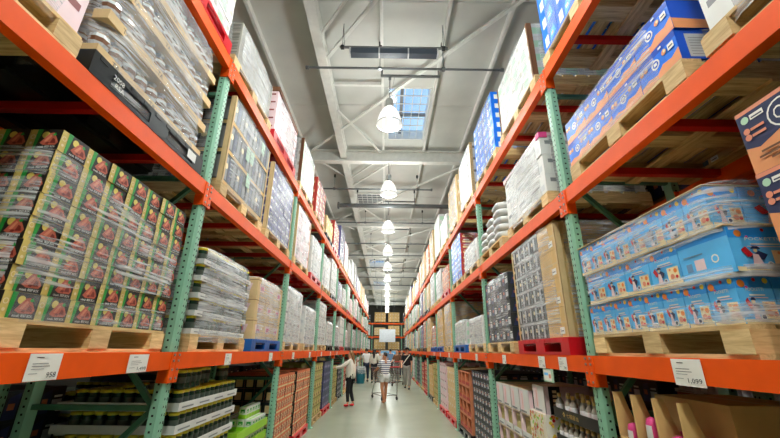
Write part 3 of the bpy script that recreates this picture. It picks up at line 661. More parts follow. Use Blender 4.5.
load(-1, 4.85, 3, 'pale pink and violet cartons under a brown cap', n_+W(film(1.12, .95, .66, 'film_cloudy', 11)), pal='red')
# bay 3
load(-1, 6.5, 1, 'grey white goods', grid_nodes('white', 4, 5, 1.14, .95, .86)+W(film(1.14, .95, .86, 'film_cloudy', 12)))
load(-1, 7.95, 1, 'smooth white goods', grid_nodes('white', 3, 4, 1.12, .95, .7)+W(film(1.12, .95, .7, 'film_cloudy', 13)))
load(-1, 6.55, 2, 'blush pink cartons with cardboard corners', grid_nodes('pink', 3, 3, 1.12, .95, .95)+corner_boards(1.12, .95, .95)+W(film(1.12, .95, .95, 'film_cloudy', 14)))
load(-1, 7.95, 2, 'white packs on a red base', grid_nodes('white', 3, 5, 1.12, .95, .8)+W(film(1.12, .95, .8, 'film_cloudy', 15)), pal='red')
load(-1, 6.45, 3, 'mint and white cartons in glossy wrap', grid_nodes('mint', 4, 4, 1.12, .95, .9)+corner_boards(1.12, .95, .9, 'brown')+W(film(1.12, .95, .9, 'film_shiny', 16)))
load(-1, 7.95, 3, 'burgundy sided cartons', grid_nodes('red', 3, 4, 1.12, .95, .85)+W(film(1.12, .95, .85, 'film_clear', 17)))

# ---------------------------------------------------------------- right rack, near bays
def cracker_nodes():
    out = []; w_, d_, lh = 1.2, .95, .218
    small = lambda n, d: cached(('carton', 'cracker', n), lambda: carton('cracker', w_/n, .16, lh-.012))
    endb = cached(('carton', 'cracker_end'), lambda: carton('cracker', .16, d_/3, lh-.012, 'cracker'))
    flap = cached(('carton', 'flap'), lambda: carton('cracker_flap', .30, .3, lh-.012, 'cracker'))
    mid = cached(('carton', 'cracker_mid'), lambda: carton('cracker', .225, .3, lh-.012))
    big = cached(('carton', 'cracker_big'), lambda: carton('cracker', .24, .317, lh-.012))
    core = cached(('carton', 'cracker_fill'), lambda: carton('cracker', .95, .6, lh-.012))
    for k in range(3):
        dx = (-.02, .015, -.03)[k]
        if k == 1:
            for i in range(4): out.append(('carton', mid, (-w_/2+.113+.225*i+dx, -d_/2+.15, k*lh), 0, {}, []))
            out.append(('carton', flap, (w_/2-.15+dx, -d_/2+.15, k*lh), 0, {}, []))
            for j in (1, 2): out.append(('carton', big, (w_/2-.12+dx, -d_/2+.15+.317*j, k*lh), 0, {}, []))
        else:
            n = 8; eb = cached(('carton', 'cracker_end2'), lambda: carton('cracker', .24, .39, lh-.012))
            for i in range(n): out.append(('carton', small(8, 0), (-w_/2+.075+.15*i+dx, -d_/2+.08, k*lh), 0, {}, []))
            for j in (0, 1): out.append(('carton', eb, (w_/2-.12+dx, -d_/2+.16+.197+.395*j, k*lh), 0, {}, []))
        out.append(('carton', core, (-.1+dx, .15, k*lh), 0, {}, []))
        out.append(('slip_sheet', cached('slip', lambda: MB().box(-.605, .605, -.485, .485, 0, .004, 'card_light')), (dx, 0, k*lh+lh-.010), 0, {}, []))
    return out
load(1, 2.15, 1, 'three layers of sky blue cracker cartons under loose wrap', cracker_nodes()+W(film_bands(1.22, .97, .65, [(.05, .1, 0), (.21, .06, .01), (.42, .14, .06), (.55, .16, .02)], seed=3)))
load(1, .76, 1, 'navy and orange printed cartons with a white ring mark', grid_nodes('navy', 4, 3, 1.15, .95, .86, ny=3)+W(film_bands(1.15, .95, .86, [(.2, .1, .02)], seed=4)))
def wave_nodes():
    out = []; lh = .20
    for k in range(2):
        me = cached(('carton', 'wave', k), lambda: carton('wave', .3, .475, lh, 'wave_end' if k == 0 else 'wave_top'))
        for j in range(2):
            for i in range(4): out.append(('carton', me, (-.45+.3*i+(.0, .01)[k], -.2375+.475*j, k*lh), 0, {}, []))
    return out
load(1, 2.07, 2, 'two layers of blue cartons with orange wave print', wave_nodes()+W(film(1.2, .95, .405, 'film_clear', 21, z0=-.02, off=.006, sag=.01)))
load(1, .74, 2, 'white wrapped cartons', grid_nodes('white', 4, 4, 1.12, .95, .8)+W(film(1.12, .95, .8, 'film_cloudy', 22)))
load(1, 2.2, 3, 'blue and white printed cartons in clear wrap', grid_nodes('blueprint', 4, 4, 1.14, .95, .9)+W(film(1.14, .95, .9, 'film_clear', 23)))
load(1, .8, 3, 'beige cartons', grid_nodes('plainl', 3, 3, 1.14, .95, .8)+W(film(1.14, .95, .8, 'film_cloudy', 24)), pal='old')
# bay 2
def jarcard():
    out = grid_nodes('jarcase', 5, 6, .76, .95, 1.02, ny=3)
    out = [(n, me, (l[0]-.2, l[1], l[2]), r, p, c) for n, me, l, r, p, c in out]
    me = cached('card_end', lambda: carton('plain', .38, .475, .255))
    for k in range(4):
        for j in range(2): out.append(('carton', me, (.38, -.2375+.475*j, k*.255), 0, {}, []))
    return out
load(1, 3.72, 1, 'tall grey jar cases beside plain brown cartons', jarcard()+corner_boards(1.16, .95, 1.0)+W(film(1.16, .95, 1.02, 'film_clear', 25)), pal='red')
load(1, 5.1, 1, 'charcoal printed cartons in clear wrap', grid_nodes('dark', 4, 5, 1.1, .95, .84)+W(film(1.1, .95, .84, 'film_clear', 26)))
n_ = grid_nodes('white', 3, 3, 1.14, .95, .62)+[('pink_lid_sheet', cached('pinklid', lambda: MB().box(-.575, .575, -.48, .48, 0, .035, 'pale_pink').box(-.58, -.5, -.485, -.4, -.02, .04, 'pale_pink').box(.5, .58, -.485, -.4, -.02, .04, 'magenta')), (0, 0, .62), 0, {}, [])]
load(1, 3.72, 2, 'silver wrapped block with a pale pink top sheet', n_+W(film(1.14, .95, .64, 'film_cloudy', 27)))
def slump():
    out = []; sm = cached('white_sack', lambda: sack_mesh(.38, .5, .12, 'white', 'lightgrey'), True); rn = random.Random(3)
    for k in range(5):
        for i in range(3):
            for j in range(2):
                if k >= 5-(2-i): continue
                out.append(('sack', sm, (-.36+.36*i+rn.uniform(-.02, .02), -.25+.48*j, k*.105), rn.uniform(-.1, .1), {}, []))
    return out
load(1, 5.15, 2, 'slumped stack of white sacks', slump(), name='sack_load')
n_ = grid_nodes('mint', 4, 4, 1.12, .95, .74)+corner_boards(1.12, .95, .74, 'brown')
load(1, 3.62, 3, 'greenish white cartons with a dark cardboard corner', n_+W(film(1.12, .95, .74, 'film_clear', 28)))
load(1, 5.05, 3, 'blue shiny wrapped packs', grid_nodes('blueprint', 4, 6, 1.12, .95, .98)+W(film(1.12, .95, .98, 'film_shiny', 29)))
# bay 3
load(1, 6.42, 1, 'low white wrapped trays on a blue base', grid_nodes('white', 3, 2, 1.1, .95, .42)+W(film(1.1, .95, .42, 'film_cloudy', 30)), pal='wooden')
load(1, 7.85, 1, 'low cream packs in cloudy wrap', grid_nodes('mint', 3, 3, 1.1, .95, .46)+W(film(1.1, .95, .46, 'film_cloudy', 31)), pal='blue')
load(1, 6.45, 2, 'low white wrapped trays', grid_nodes('white', 3, 2, 1.1, .95, .4)+W(film(1.1, .95, .4, 'film_cloudy', 32)))
load(1, 7.85, 2, 'clear sided stack of red and blue books', grid_nodes('blueprint', 3, 8, 1.1, .95, .92, side='red')+W(film(1.1, .95, .92, 'film_clear', 33)))
load(1, 6.5, 3, 'ivory wrapped goods with a wooden frame', grid_nodes('white', 3, 4, 1.1, .95, 1.0)+corner_boards(1.1, .95, 1.0, 'wood')+W(film(1.1, .95, 1.0, 'film_cloudy', 34)))
load(1, 7.9, 3, 'beige cartons in glossy wrap', grid_nodes('plainl', 3, 4, 1.1, .95, 1.05)+W(film(1.1, .95, 1.05, 'film_cloudy', 35)))

# ---------------------------------------------------------------- farther bays: templates
FAR = {-1: [('white', 'white printed cartons'), ('pink', 'pale pink cartons'), ('news', 'grey bundles'), ('mint', 'mint printed cartons'), ('bluebag', 'violet packs'), ('plainl', 'light brown cartons'), ('white', 'white cartons'), ('white', 'plain white cartons')],
       1: [('plain', 'brown cartons'), ('plainl', 'tan cartons'), ('white', 'white cartons'), ('mint', 'mint printed cartons'), ('orange', 'orange cartons'), ('white', 'white printed cartons'), ('bluebag', 'violet packs'), ('plainl', 'light brown cartons')]}
GROUND = {(-1, 3): [('olive', 'olive'), ('bluegrid', 'dark blue')], (-1, 4): [('olive', 'yellow'), ('dark', 'charcoal')], (1, 3): [('plainl', 'tan'), ('pink', 'pink')], (1, 4): [('olive', 'olive green'), ('plain', 'brown')], (1, 5): [('red', 'red'), ('red', 'bright red')]}
rf = random.Random(11)
for side in (-1, 1):
    for b in range(3, NB):
        for sl in (0, 1):
            y = L*b+(.76, 2.14)[sl]
            for lv in (1, 2, 3):
                dsg, dn = rf.choice(FAR[side])
                hh = rf.choice([.62, .8, .9, 1.0] if lv < 3 else [.7, .9, 1.05, 1.2])
                if side == 1 and lv == 1 and b == 3: dsg, dn, hh = 'plain', 'tall plain brown cartons', 1.0
                if side == 1 and lv == 2 and b == 3 and sl == 0: dsg, dn, hh = 'orange', 'orange and pink cartons', .62
                if side == -1 and lv == 3 and b == 3: dsg, dn, hh = ('red', 'burgundy cartons', .85) if sl else ('plainl', 'light brown cartons', .5)
                nn = grid_nodes(dsg, 3 if b > 4 else 4, max(2, round(hh/.24)), 1.1, .93, hh, parts=(b == 3))
                if rf.random() < .9: nn = nn+W(film(1.1, .93, hh, rf.choice(['film_cloudy', 'film_cloudy', 'film_clear']), rf.randint(40, 43)))
                load(side, y, lv, dn+' in wrap', nn, pal=rf.choice(['wooden', 'wooden', 'old', 'red' if side < 0 or lv > 1 else 'blue', 'black']))
            opts = GROUND.get((side, b)) or [rf.choice([('olive', 'olive'), ('plainl', 'tan'), ('orange', 'orange'), ('dark', 'charcoal'), ('red', 'red')]), rf.choice([('white', 'white'), ('plain', 'brown'), ('red', 'red printed'), ('dark', 'dark grey')])]
            dsg, dn = opts[sl]; hh = rf.choice([.95, 1.05, 1.12])
            pal = rf.choice(['wooden', 'red', 'black'])
            if b <= 3:
                pallet(side, y, 0, pal)
                nn = shell(grid_nodes(dsg, 4, 6, 1.1, .93, hh), side, 1, 1, 1); core(side, y, 1.1, .93, hh, dn, 4, 6)
                things_of(side, y, 0, nn, 'display_carton', 'carton', '%s carton, %s rack fourth bay %s' % (dn, SIDEN[side], ('near', 'far')[sl]), '%s cartons, %s' % (dn, where(side, y, 0)))
            else: load(side, y, 0, dn+' display cartons stacked', grid_nodes(dsg, 4, 6, 1.1, .93, hh, parts=False), name='carton_pile', pal=pal)
# dark back row
for side in (-1, 1):
    for b in range(0, 3):
        for sl in (0, 1):
            y = L*b+(.76, 2.14)[sl]
            for lv in (1, 2, 3):
                if side < 0 and lv == 1 and b == 0: continue
                dsg, dn = rf.choice([('plain', 'brown cartons'), ('dark', 'charcoal cartons'), ('plainl', 'tan cartons')]); hh = rf.choice([.6, .75, .9])
                load(side, y, lv, dn, grid_nodes(dsg, 4, 3, 1.1, .93, hh, parts=False), name='carton_pile', row=1, pal='old')

# ================================================================ floor level, near bays
# left back row: jar trays, and carton trays
jd = cached('dark_jar', lambda: jar(.045, .158, 'jar_dark', 'lid_yellow', 'jar_label'), True)
for y in (4.2,):
    pallet(-1, y, 0, 'old', 1)
    things_of(-1, y, 0, tray_nodes(1.15, .93, 6, .172, jd, .047, 'white', .05), 'jar_tray', 'tray', 'tray of dark jars, '+where(-1, y, 0, 1), 'trays of dark jars at the back', row=1)
for y in (1.6, 2.95, 5.55, 6.9, 8.2):
    load(-1, y, 0, 'charcoal cartons', grid_nodes('dark', 4, 5, 1.1, .93, 1.1, parts=False), name='carton_pile', row=1, pal='black')  # dark piles added so the space behind the left rack stays black
# left aisle side
pallet(-1, 3.75, 0, 'wooden')
jt = tray_nodes(1.16, .95, 7, .158, jm, .046, 'white', .06)
things_of(-1, 3.75, 0, jt, 'jar_tray', 'tray', 'white tray of green jars beside the green left upright', 'trays of green jars beside the green upright', dz=PH)
loc, rz = place(-1, 3.75, 0, 0, PH+7*.158)
for i, (x, y) in enumerate([(-.53, -.42), (-.51, -.32), (-.44, -.42), (-.42, -.31), (-.35, -.42), (-.33, -.32), (-.26, -.41), (-.05, -.35), (-.04, -.26), (.04, -.35), (.36, -.36), (.45, -.36)]):
    M = Matrix.Translation(loc) @ Matrix.Rotation(rz, 4, 'Z')
    o = thing('jar', 'loose green jar on the top jar tray, %s counted from the near end' % ORD[i], 'jar', M @ Vector((x, y, 0)), 0, 'loose jars on top of the jar trays', jm)
pallet(-1, 5.1, 0, 'black')
g_ = lambda: MB().box(-.54, .54, -.46, .46, 0, .01, 'lime').box(-.54, .54, -.46, -.45, .01, .09, 'lime').box(-.54, .54, .45, .46, .01, .09, 'lime').box(-.54, -.53, -.45, .45, .01, .09, 'lime').box(.53, .54, -.45, .45, .01, .09, 'lime')
def d_limepk():
    g = MB(); q = (-.05, .05, -.045, .045, 0, .13); g.box(*q, 'white')
    for f in 'FLR': P = g.side(f, *q); P.rect(0, 0, 1, .35, 'lime'); P.rect(.2, .5, .8, .8, 'print_green'); P.rect(.35, .55, .65, .62, 'white_ink')
    g.side('T', *q).rect(.1, .3, .9, .7, 'lime'); return g
lp = cached('lime_pack', d_limepk)
out = []
for k in range(4): out.append(('tray', cached('lime_tray', g_), (0, 0, k*.15), 0, {}, [('pack', lp, (-.47+.104*i, -.39+.1*j, .011), 0, {}, []) for i in range(10) for j in ((0, 1, 2, 3) if k == 3 else (0, 1)) if k < 3 or i > 4]))
things_of(-1, 5.1, 0, out, 'snack_tray', 'tray', 'lime green snack tray next to the jar trays', 'lime green snack trays')
M_ = Matrix.Translation(place(-1, 5.1, 0, 0, PH+.595)[0]) @ Matrix.Rotation(R(90), 4, 'Z')
for i in range(5, 10):
    thing('snack_pack', 'loose snack pack on the lime green trays, %s from the near end' % ORD[i-5], 'pack', M_ @ Vector((-.47+.104*i, -.30, 0)), R(90), 'loose snack packs', lp)
for y, pk, lab in ((6.45, 'black', 'black'), (7.8, 'red', 'red')):
    pallet(-1, y, 0, pk); core(-1, y, 1.14, .93, 1.04, lab+' pallet orange', 8, 6)
    things_of(-1, y, 0, shell(grid_nodes('orange', 8, 6, 1.2 if pk == 'red' else 1.14, .93, 1.04, ny=6, side='packside'), -1, 1, 1, 1), 'orange_carton', 'carton', 'orange printed carton on the %s pallet' % lab, 'orange cartons on the %s pallet' % lab)
# right aisle side, bay 1: open cardboard trays
pallet(1, .75, 0, 'wooden'); pallet(1, 2.1, 0, 'wooden')
def open_tray():
    g = MB(); a, d, h, t_ = .094, .26, .38, .006
    g.box(-a, a, -d/2, d/2, 0, t_, 'card')
    for x0, x1 in ((-a, -a+t_), (a-t_, a)):
        pts = [(-d/2, 0), (d/2, 0), (d/2, h*.3), (-d/2+.17, h*.36), (-d/2+.12, h*.5), (-d/2+.085, h*.75), (-d/2+.06, h), (-d/2, h)]
        b = len(g.v); n = len(pts); k = g.mi('card'); g.v += [Vector((x0, y, z)) for y, z in pts]+[Vector((x1, y, z)) for y, z in pts]
        g.f.append(tuple(b+n-1-i for i in range(n))); g.m.append(k); g.f.append(tuple(b+n+i for i in range(n))); g.m.append(k)
        for i in range(n): j = (i+1) % n; g.f.append((b+i, b+j, b+n+j, b+n+i)); g.m.append(k)
    g.box(-a, a, d/2-t_, d/2, 0, h*.3, 'card'); g.box(-a, a, -d/2, -d/2+t_, 0, h*.34, 'card')
    P = g.side('F', -a, a, -d/2, d/2, 0, h*.34); P.disc(.2, .6, .18, 'red_print', 8); P.disc(.2, .6, .1, 'card', 8); P.rect(.5, .4, .85, .6, 'brown'); return g
pk = cached('pink_pack', lambda: sack_mesh(.07, .07, .2, 'magenta', 'white'), True)
out = [('t', cached('otray', open_tray), (-.45+.19*i, -.38, .79), 0, {}, [('bag', pk, (ro_*.02, -.075+.05*j, .01+(.06 if i == 1 and j < 2 else 0)), .4*j, {}, []) for j, ro_ in enumerate((-1, 1, -1, 1))]) for i in range(3)]
things_of(1, 2.1, 0, out, 'open_carton', 'carton', 'open brown cardboard display carton of pink packs below the blue crackers', 'open brown display cartons')
things_of(1, 2.1, 0, [('c', cached('tall_brown', lambda: carton('plain', .565, .5, .37)), (-.26, .01, .79), 0, {}, [])], 'brown_carton', 'carton', 'tall brown carton directly behind the open cartons', 'tall brown cartons')
things_of(1, 2.1, 0, [n for n in grid_nodes('plain', 4, 3, 1.14, .93, .795, ny=2)], 'brown_carton', 'carton', 'plain brown carton under the open cartons', 'plain brown cartons under the open ones')
# right back row: white bottle trays
wb = cached('white_bottle', lambda: bottle(.035, .15, 'bottle_white', 'product_blue'), True)
for y in (1.9, 3.15):
    pallet(1, y, 0, 'old', 1)
    things_of(1, y, 0, tray_nodes(1.15, .93, 7, .18, wb, .04, 'lightgrey', .03, 'bottle'), 'bottle_tray', 'tray', 'tray of white bottles, '+where(1, y, 0, 1), 'trays of white bottles at the back', row=1)
for n_y in (.6, 4.5, 5.85, 7.4): load(1, n_y, 0, 'charcoal cartons', grid_nodes('dark', 4, 5, 1.1, .93, 1.15, parts=False), name='carton_pile', row=1, pal='old')  # added dark filler piles, keep the depth behind the right rack dark
# bay 2 right: black bottle displays
pallet(1, 3.5, 0, 'wooden')
bb = cached('seasoning_bottle', lambda: MB().lathe([(.032, 0, 'bottle_body'), (.036, .01, 'bottle_white'), (.036, .105, 'bottle_body'), (.03, .125, 'bottle_body'), (.014, .15, 'bottle_body'), (.014, .16, 'lid_gold'), (.017, .162, 'lid_gold'), (.017, .19, 'lid_gold'), (0, .19, None)], 10), True)
def blk():
    g = MB(); w_, d_, h = .8, .93, .085; g.box(-w_/2, w_/2, -d_/2, d_/2, 0, .008, 'black')
    for q in ((-w_/2, w_/2, -d_/2, -d_/2+.006), (-w_/2, w_/2, d_/2-.006, d_/2), (-w_/2, -w_/2+.006, -d_/2, d_/2), (w_/2-.006, w_/2, -d_/2, d_/2)): g.box(*q, .008, h, 'black')
    P = g.side('F', -w_/2, w_/2, -d_/2, d_/2, 0, h); P.poly([(.22, .5), (.25, .25), (.28, .5), (.25, .75)], 'lid_gold'); P.poly([(.235, .5), (.25, .4), (.265, .5), (.25, .6)], 'black'); P.text('七福醤油', .31, .3, .42, 'lid_gold', .26)
    return g
bk = cached('black_tray', blk)
out = []
for k in range(5):
    ch = []
    for j in range(3):
        for i in range(9):
            if k == 4 and i in (1, 4) and j < 2: continue
            ch.append(('bottle', bb, (-.35+.0875*i, -.42+.085*j, .009), 0, {}, []))
    out.append(('t', bk, (.22, 0, k*.215), 0, {}, ch))
    for sx in (-1, 1): ch.append(('support', cached('sup', lambda: MB().box(-.02, .02, -.02, .02, 0, .205, 'black')), (sx*.37, .2, .009), 0, {}, []))
things_of(1, 3.55, 0, out, 'bottle_display_tray', 'tray', 'black display tray of bottles with gold emblem', 'black bottle display trays')
# flower print boxes, magazine boxes
fx = [(n, me, (l[0]-.36, l[1], l[2]), r, p, c) for n, me, l, r, p, c in grid_nodes('pattern', 1, 4, .42, .93, .84, ny=2)]
things_of(1, 3.80, 0, fx, 'flower_carton', 'carton', 'flower print carton beside the black bottle trays', 'flower print cartons')
pallet(1, 4.95, 0, 'wooden')
def magbox(open_=True, strip=True):
    def f():
        g = MB(); w_, d_, h, t_ = .29, .46, .25, .006
        g.box(-w_/2, w_/2, -d_/2, d_/2, 0, t_, 'pale_pink')
        g.box(-w_/2, -w_/2+t_, -d_/2, d_/2, t_, h, 'pale_pink'); g.box(w_/2-t_, w_/2, -d_/2, d_/2, t_, h, 'pale_pink'); g.box(-w_/2, w_/2, d_/2-t_, d_/2, t_, h, 'white')
        g.box(-w_/2, w_/2, -d_/2, -d_/2+t_, t_, h*(.28 if open_ else 1), 'white'); g.box(-w_/2, w_/2, -d_/2, d_/2, h-t_, h-.001, 'cream')
        P = g.side('F', -w_/2, w_/2, -d_/2, d_/2, 0, h)
        if not open_: P.rect(.06, .1, .45, .9, 'pale_pink'); P.rect(.3, .2, .34, .8, 'salmon')
        P.rect(.1, .05, .7, .12, 'grey')
        P = g.side('R', -w_/2, w_/2, -d_/2, d_/2, 0, h); P.rect(.1, 0, .35, 1, 'black')
        for i in range(5): P.rect(.18, .12+.16*i, .27, .22+.16*i, 'cream')
        return g
    return f
mag = cached('folder', lambda: MB().box(-.008, .008, -.19, .19, 0, .2, 'cream').box(-.006, .006, -.191, -.19, .03, .18, 'olive'))
out = []; mo = cached('mag_open', magbox(True)); mcl = cached('mag_closed', magbox(False))
for k in range(4):
    for j in range(2):
        for i in range(4):
            op = (k < 3)
            out.append(('b', mo if op else mcl, (-.47+.31*i, -.23+.465*j, k*.255), 0, {}, [('folder', mag, (-.11+.03*q, -.005, .007), 0, {}, []) for q in range(8)] if op and j == 0 else []))
things_of(1, 4.98, 0, out, 'magazine_box', 'box', 'pale box of slim folders beside flower cartons', 'magazine boxes by the green upright')
out = [('b', mcl, (.45, -.2, .84), R(8), {}, [])]
things_of(1, 4.1, 0, [('b', mcl, (.0, -.22, .84), 0, {}, [])], 'magazine_box', 'box', 'pale pink box with black spine strip lying on the flower print cartons', 'magazine boxes by the green upright')
# bay 3 right
pallet(1, 6.55, 0, 'red'); core(1, 6.55, 1.14, .93, 1.1, 'charcoal', 6, 9); things_of(1, 6.55, 0, shell(grid_nodes('dark', 6, 9, 1.14, .93, 1.1, ny=3), 1, 1, 1, 1), 'dark_carton', 'carton', 'charcoal blue carton on the red right pallet', 'charcoal cartons on the red pallet')
pallet(1, 7.95, 0, 'black')
def crate_c():
    g = MB(); w_, d_, h = .36, .46, .26
    g.box(-w_/2, w_/2, -d_/2, d_/2, 0, .02, 'copper'); g.box(-w_/2, w_/2, -d_/2, d_/2, h-.02, h-.002, 'copper'); g.box(-w_/2, w_/2, d_/2-.02, d_/2, .02, h-.02, 'copper')
    for x in (-w_/2, w_/2-.03): g.box(x, x+.03, -d_/2, d_/2-.02, .02, h-.02, 'copper')
    g.box(-w_/2+.03, w_/2-.03, -d_/2, -d_/2+.01, .02, .07, 'red_print'); return g
cc = cached('copper_crate', crate_c); rb = cached('gold_bag', lambda: sack_mesh(.11, .12, .17, 'gold', 'burgundy'), True)
out = [('c', cc, (-.37+.37*i, -.23+.465*j, k*.26), 0, {}, [('bag', rb, (-.08+.08*q, -.12, .02), 0, {}, []) for q in range(3)] if j == 0 else []) for k in range(4) for i in range(3) for j in range(2)]
things_of(1, 7.95, 0, out, 'copper_crate', 'crate', 'copper brown open crate on the black pallet', 'copper brown crates')

# ================================================================ price tags on the first beam
def tag_mesh(num, w_, h_):
    g = MB(); g.box(-w_/2, w_/2, -.002, 0, 0, h_, 'paper'); P = g.side('F', -w_/2, w_/2, -.002, 0, 0, h_)
    P.rect(.2, .84, .42, .87, 'text'); P.rect(.12, .62, .6, .64, 'text'); P.rect(.12, .52, .66, .54, 'text'); P.rect(.12, .42, .5, .44, 'grey'); P.rect(.08, .26, .34, .28, 'grey')
    P.text(num, .62 if len(num) < 4 else .48, .1, .2, 'text', .3 if len(num) < 4 else .45); return g
TAGS = [(-1, 1.80, '958', .17, .115, 'white price tag reading 958 on the beam below the steak boxes'), (-1, 2.47, '1,498', .19, .105, 'white price tag reading 1,498 near the green upright below the steak boxes'),
        (1, 1.93, '1,099', .19, .125, 'white price tag reading 1,099 on the beam below the blue cracker boxes')]
for s, y, num, a, h, lab in TAGS:
    thing('price_tag', lab, 'price tag', (wx(s, -.0145), y, LVS[s][1]-.118 if s < 0 else LVS[s][1]-.13), R(90) if s < 0 else R(-90), 'price tags', tag_mesh(num, a, h).mesh('tag'))
for s, ys_ in ((-1, (3.85, 5.25, 6.5, 7.9, 9.3, 10.8, 12.2)), (1, (3.28, 3.72, 4.9, 6.4, 7.8, 9.2, 10.7, 12.1))):
    for i_, y in enumerate(ys_):
        thing('price_tag', 'small white price tag, %s after the green upright along the %s beam' % (ORD[i_], SIDEN[s]), 'price tag', (wx(s, -.0145), y, LVS[s][1]-.122), R(90) if s < 0 else R(-90), 'price tags', cached(('tag', s), lambda: tag_mesh('798', .15, .105)))
def hang():
    g = MB(); g.box(-.11, .11, -.002, 0, -.11, 0, 'mint'); P = g.side('F', -.11, .11, -.002, 0, -.11, 0); P.rect(.04, .1, .8, .9, 'paper'); P.rect(.1, .5, .5, .7, 'sky_blue'); P.rect(.55, .3, .75, .6, 'salmon'); return g
thing('hanging_sign', 'small pale green and white card hanging under the beam above the bottle displays', 'sign', (wx(1, -.008), 3.62, LVS[1][1]-.125), R(-90), me=hang().mesh('hang'))

# ================================================================ far end: cross rack
FY = 37.5; ds_n = dict(plain='brown', white='white', dark='charcoal', plainl='tan'); LV = LVS[1]
t = thing('pallet_rack', 'orange rack standing across the far end of the aisle', 'rack', (0, FY, 0), 0, 'pallet racks')
for k in range(-3, 4):
    f = obj('upright_frame', cached('frame_brace', brace), t, (L*k-L/2, 0, 0)); obj('post', cached(('post', 1), post_mesh), f)
    if k < 3:
        for lv in (1, 2, 3): obj('beam', cached('beam', beam_mesh), t, (L*k-L/2, 0, LV[lv]-.06))
for k in range(-3, 3):
    for sl in (0, 1):
        x = L*k-L/2+(.76, 2.14)[sl]
        for lv in (0, 1, 2, 3):
            if abs(x) < 1.3 and lv in (0,): continue
            ds = rf.choice(['plain', 'white', 'dark', 'plain', 'plainl']); hh = rf.choice([.7, .9])
            wl = 'far cross rack, %s, %s along it' % (LVN[lv], ('first', 'second', 'third', 'fourth', 'fifth', 'sixth', 'seventh', 'eighth', 'ninth', 'tenth', 'eleventh', 'twelfth')[(k+3)*2+sl])
            p = thing('wooden_pallet', 'brown wooden pallet, '+wl, 'pallet', (x, FY+.51, LV[lv]), 0, 'weathered brown wooden pallets', pallet_nodes('old', True)[0][1])
            c = thing('carton_pile', ds_n[ds]+' cartons, '+wl, 'pallet load', (x, FY+.51, LV[lv]+PH), 0, 'pallet loads on the racks'); emit(grid_nodes(ds, 4, 3, 1.1, .93, hh, parts=False), c)
t = thing('display_board', 'big white board hung high at the far end of the aisle', 'sign', (.05, 35.9, 2.3))
g = MB(); g.box(-.75, .75, -.05, .05, 0, 1.15, 'screen_white'); obj('panel', g, t)
for sx in (-.6, .6): obj('hanger_rod', MB().bar((sx, 0, 1.15), (sx, 0, 4.9), .012, 'pipe', 5), t)
t = thing('freezer_display', 'pale blue and white display case at the end of the aisle', 'display case', (.1, 33.6, 0))
g = MB(); g.box(-.7, .7, -.4, .4, 0, .9, 'white').box(-.68, .68, -.38, .38, .9, 1.5, 'sky_blue').box(-.7, .7, -.4, .4, 1.5, 1.56, 'white'); obj('case', g, t)
g = MB(); P = g.side('F', -.68, .68, -.39, .4, .9, 1.5); P.rect(.1, .2, .9, .8, 'screen_white'); P.rect(.2, .4, .7, .6, 'mid_blue'); obj('poster', g, t)

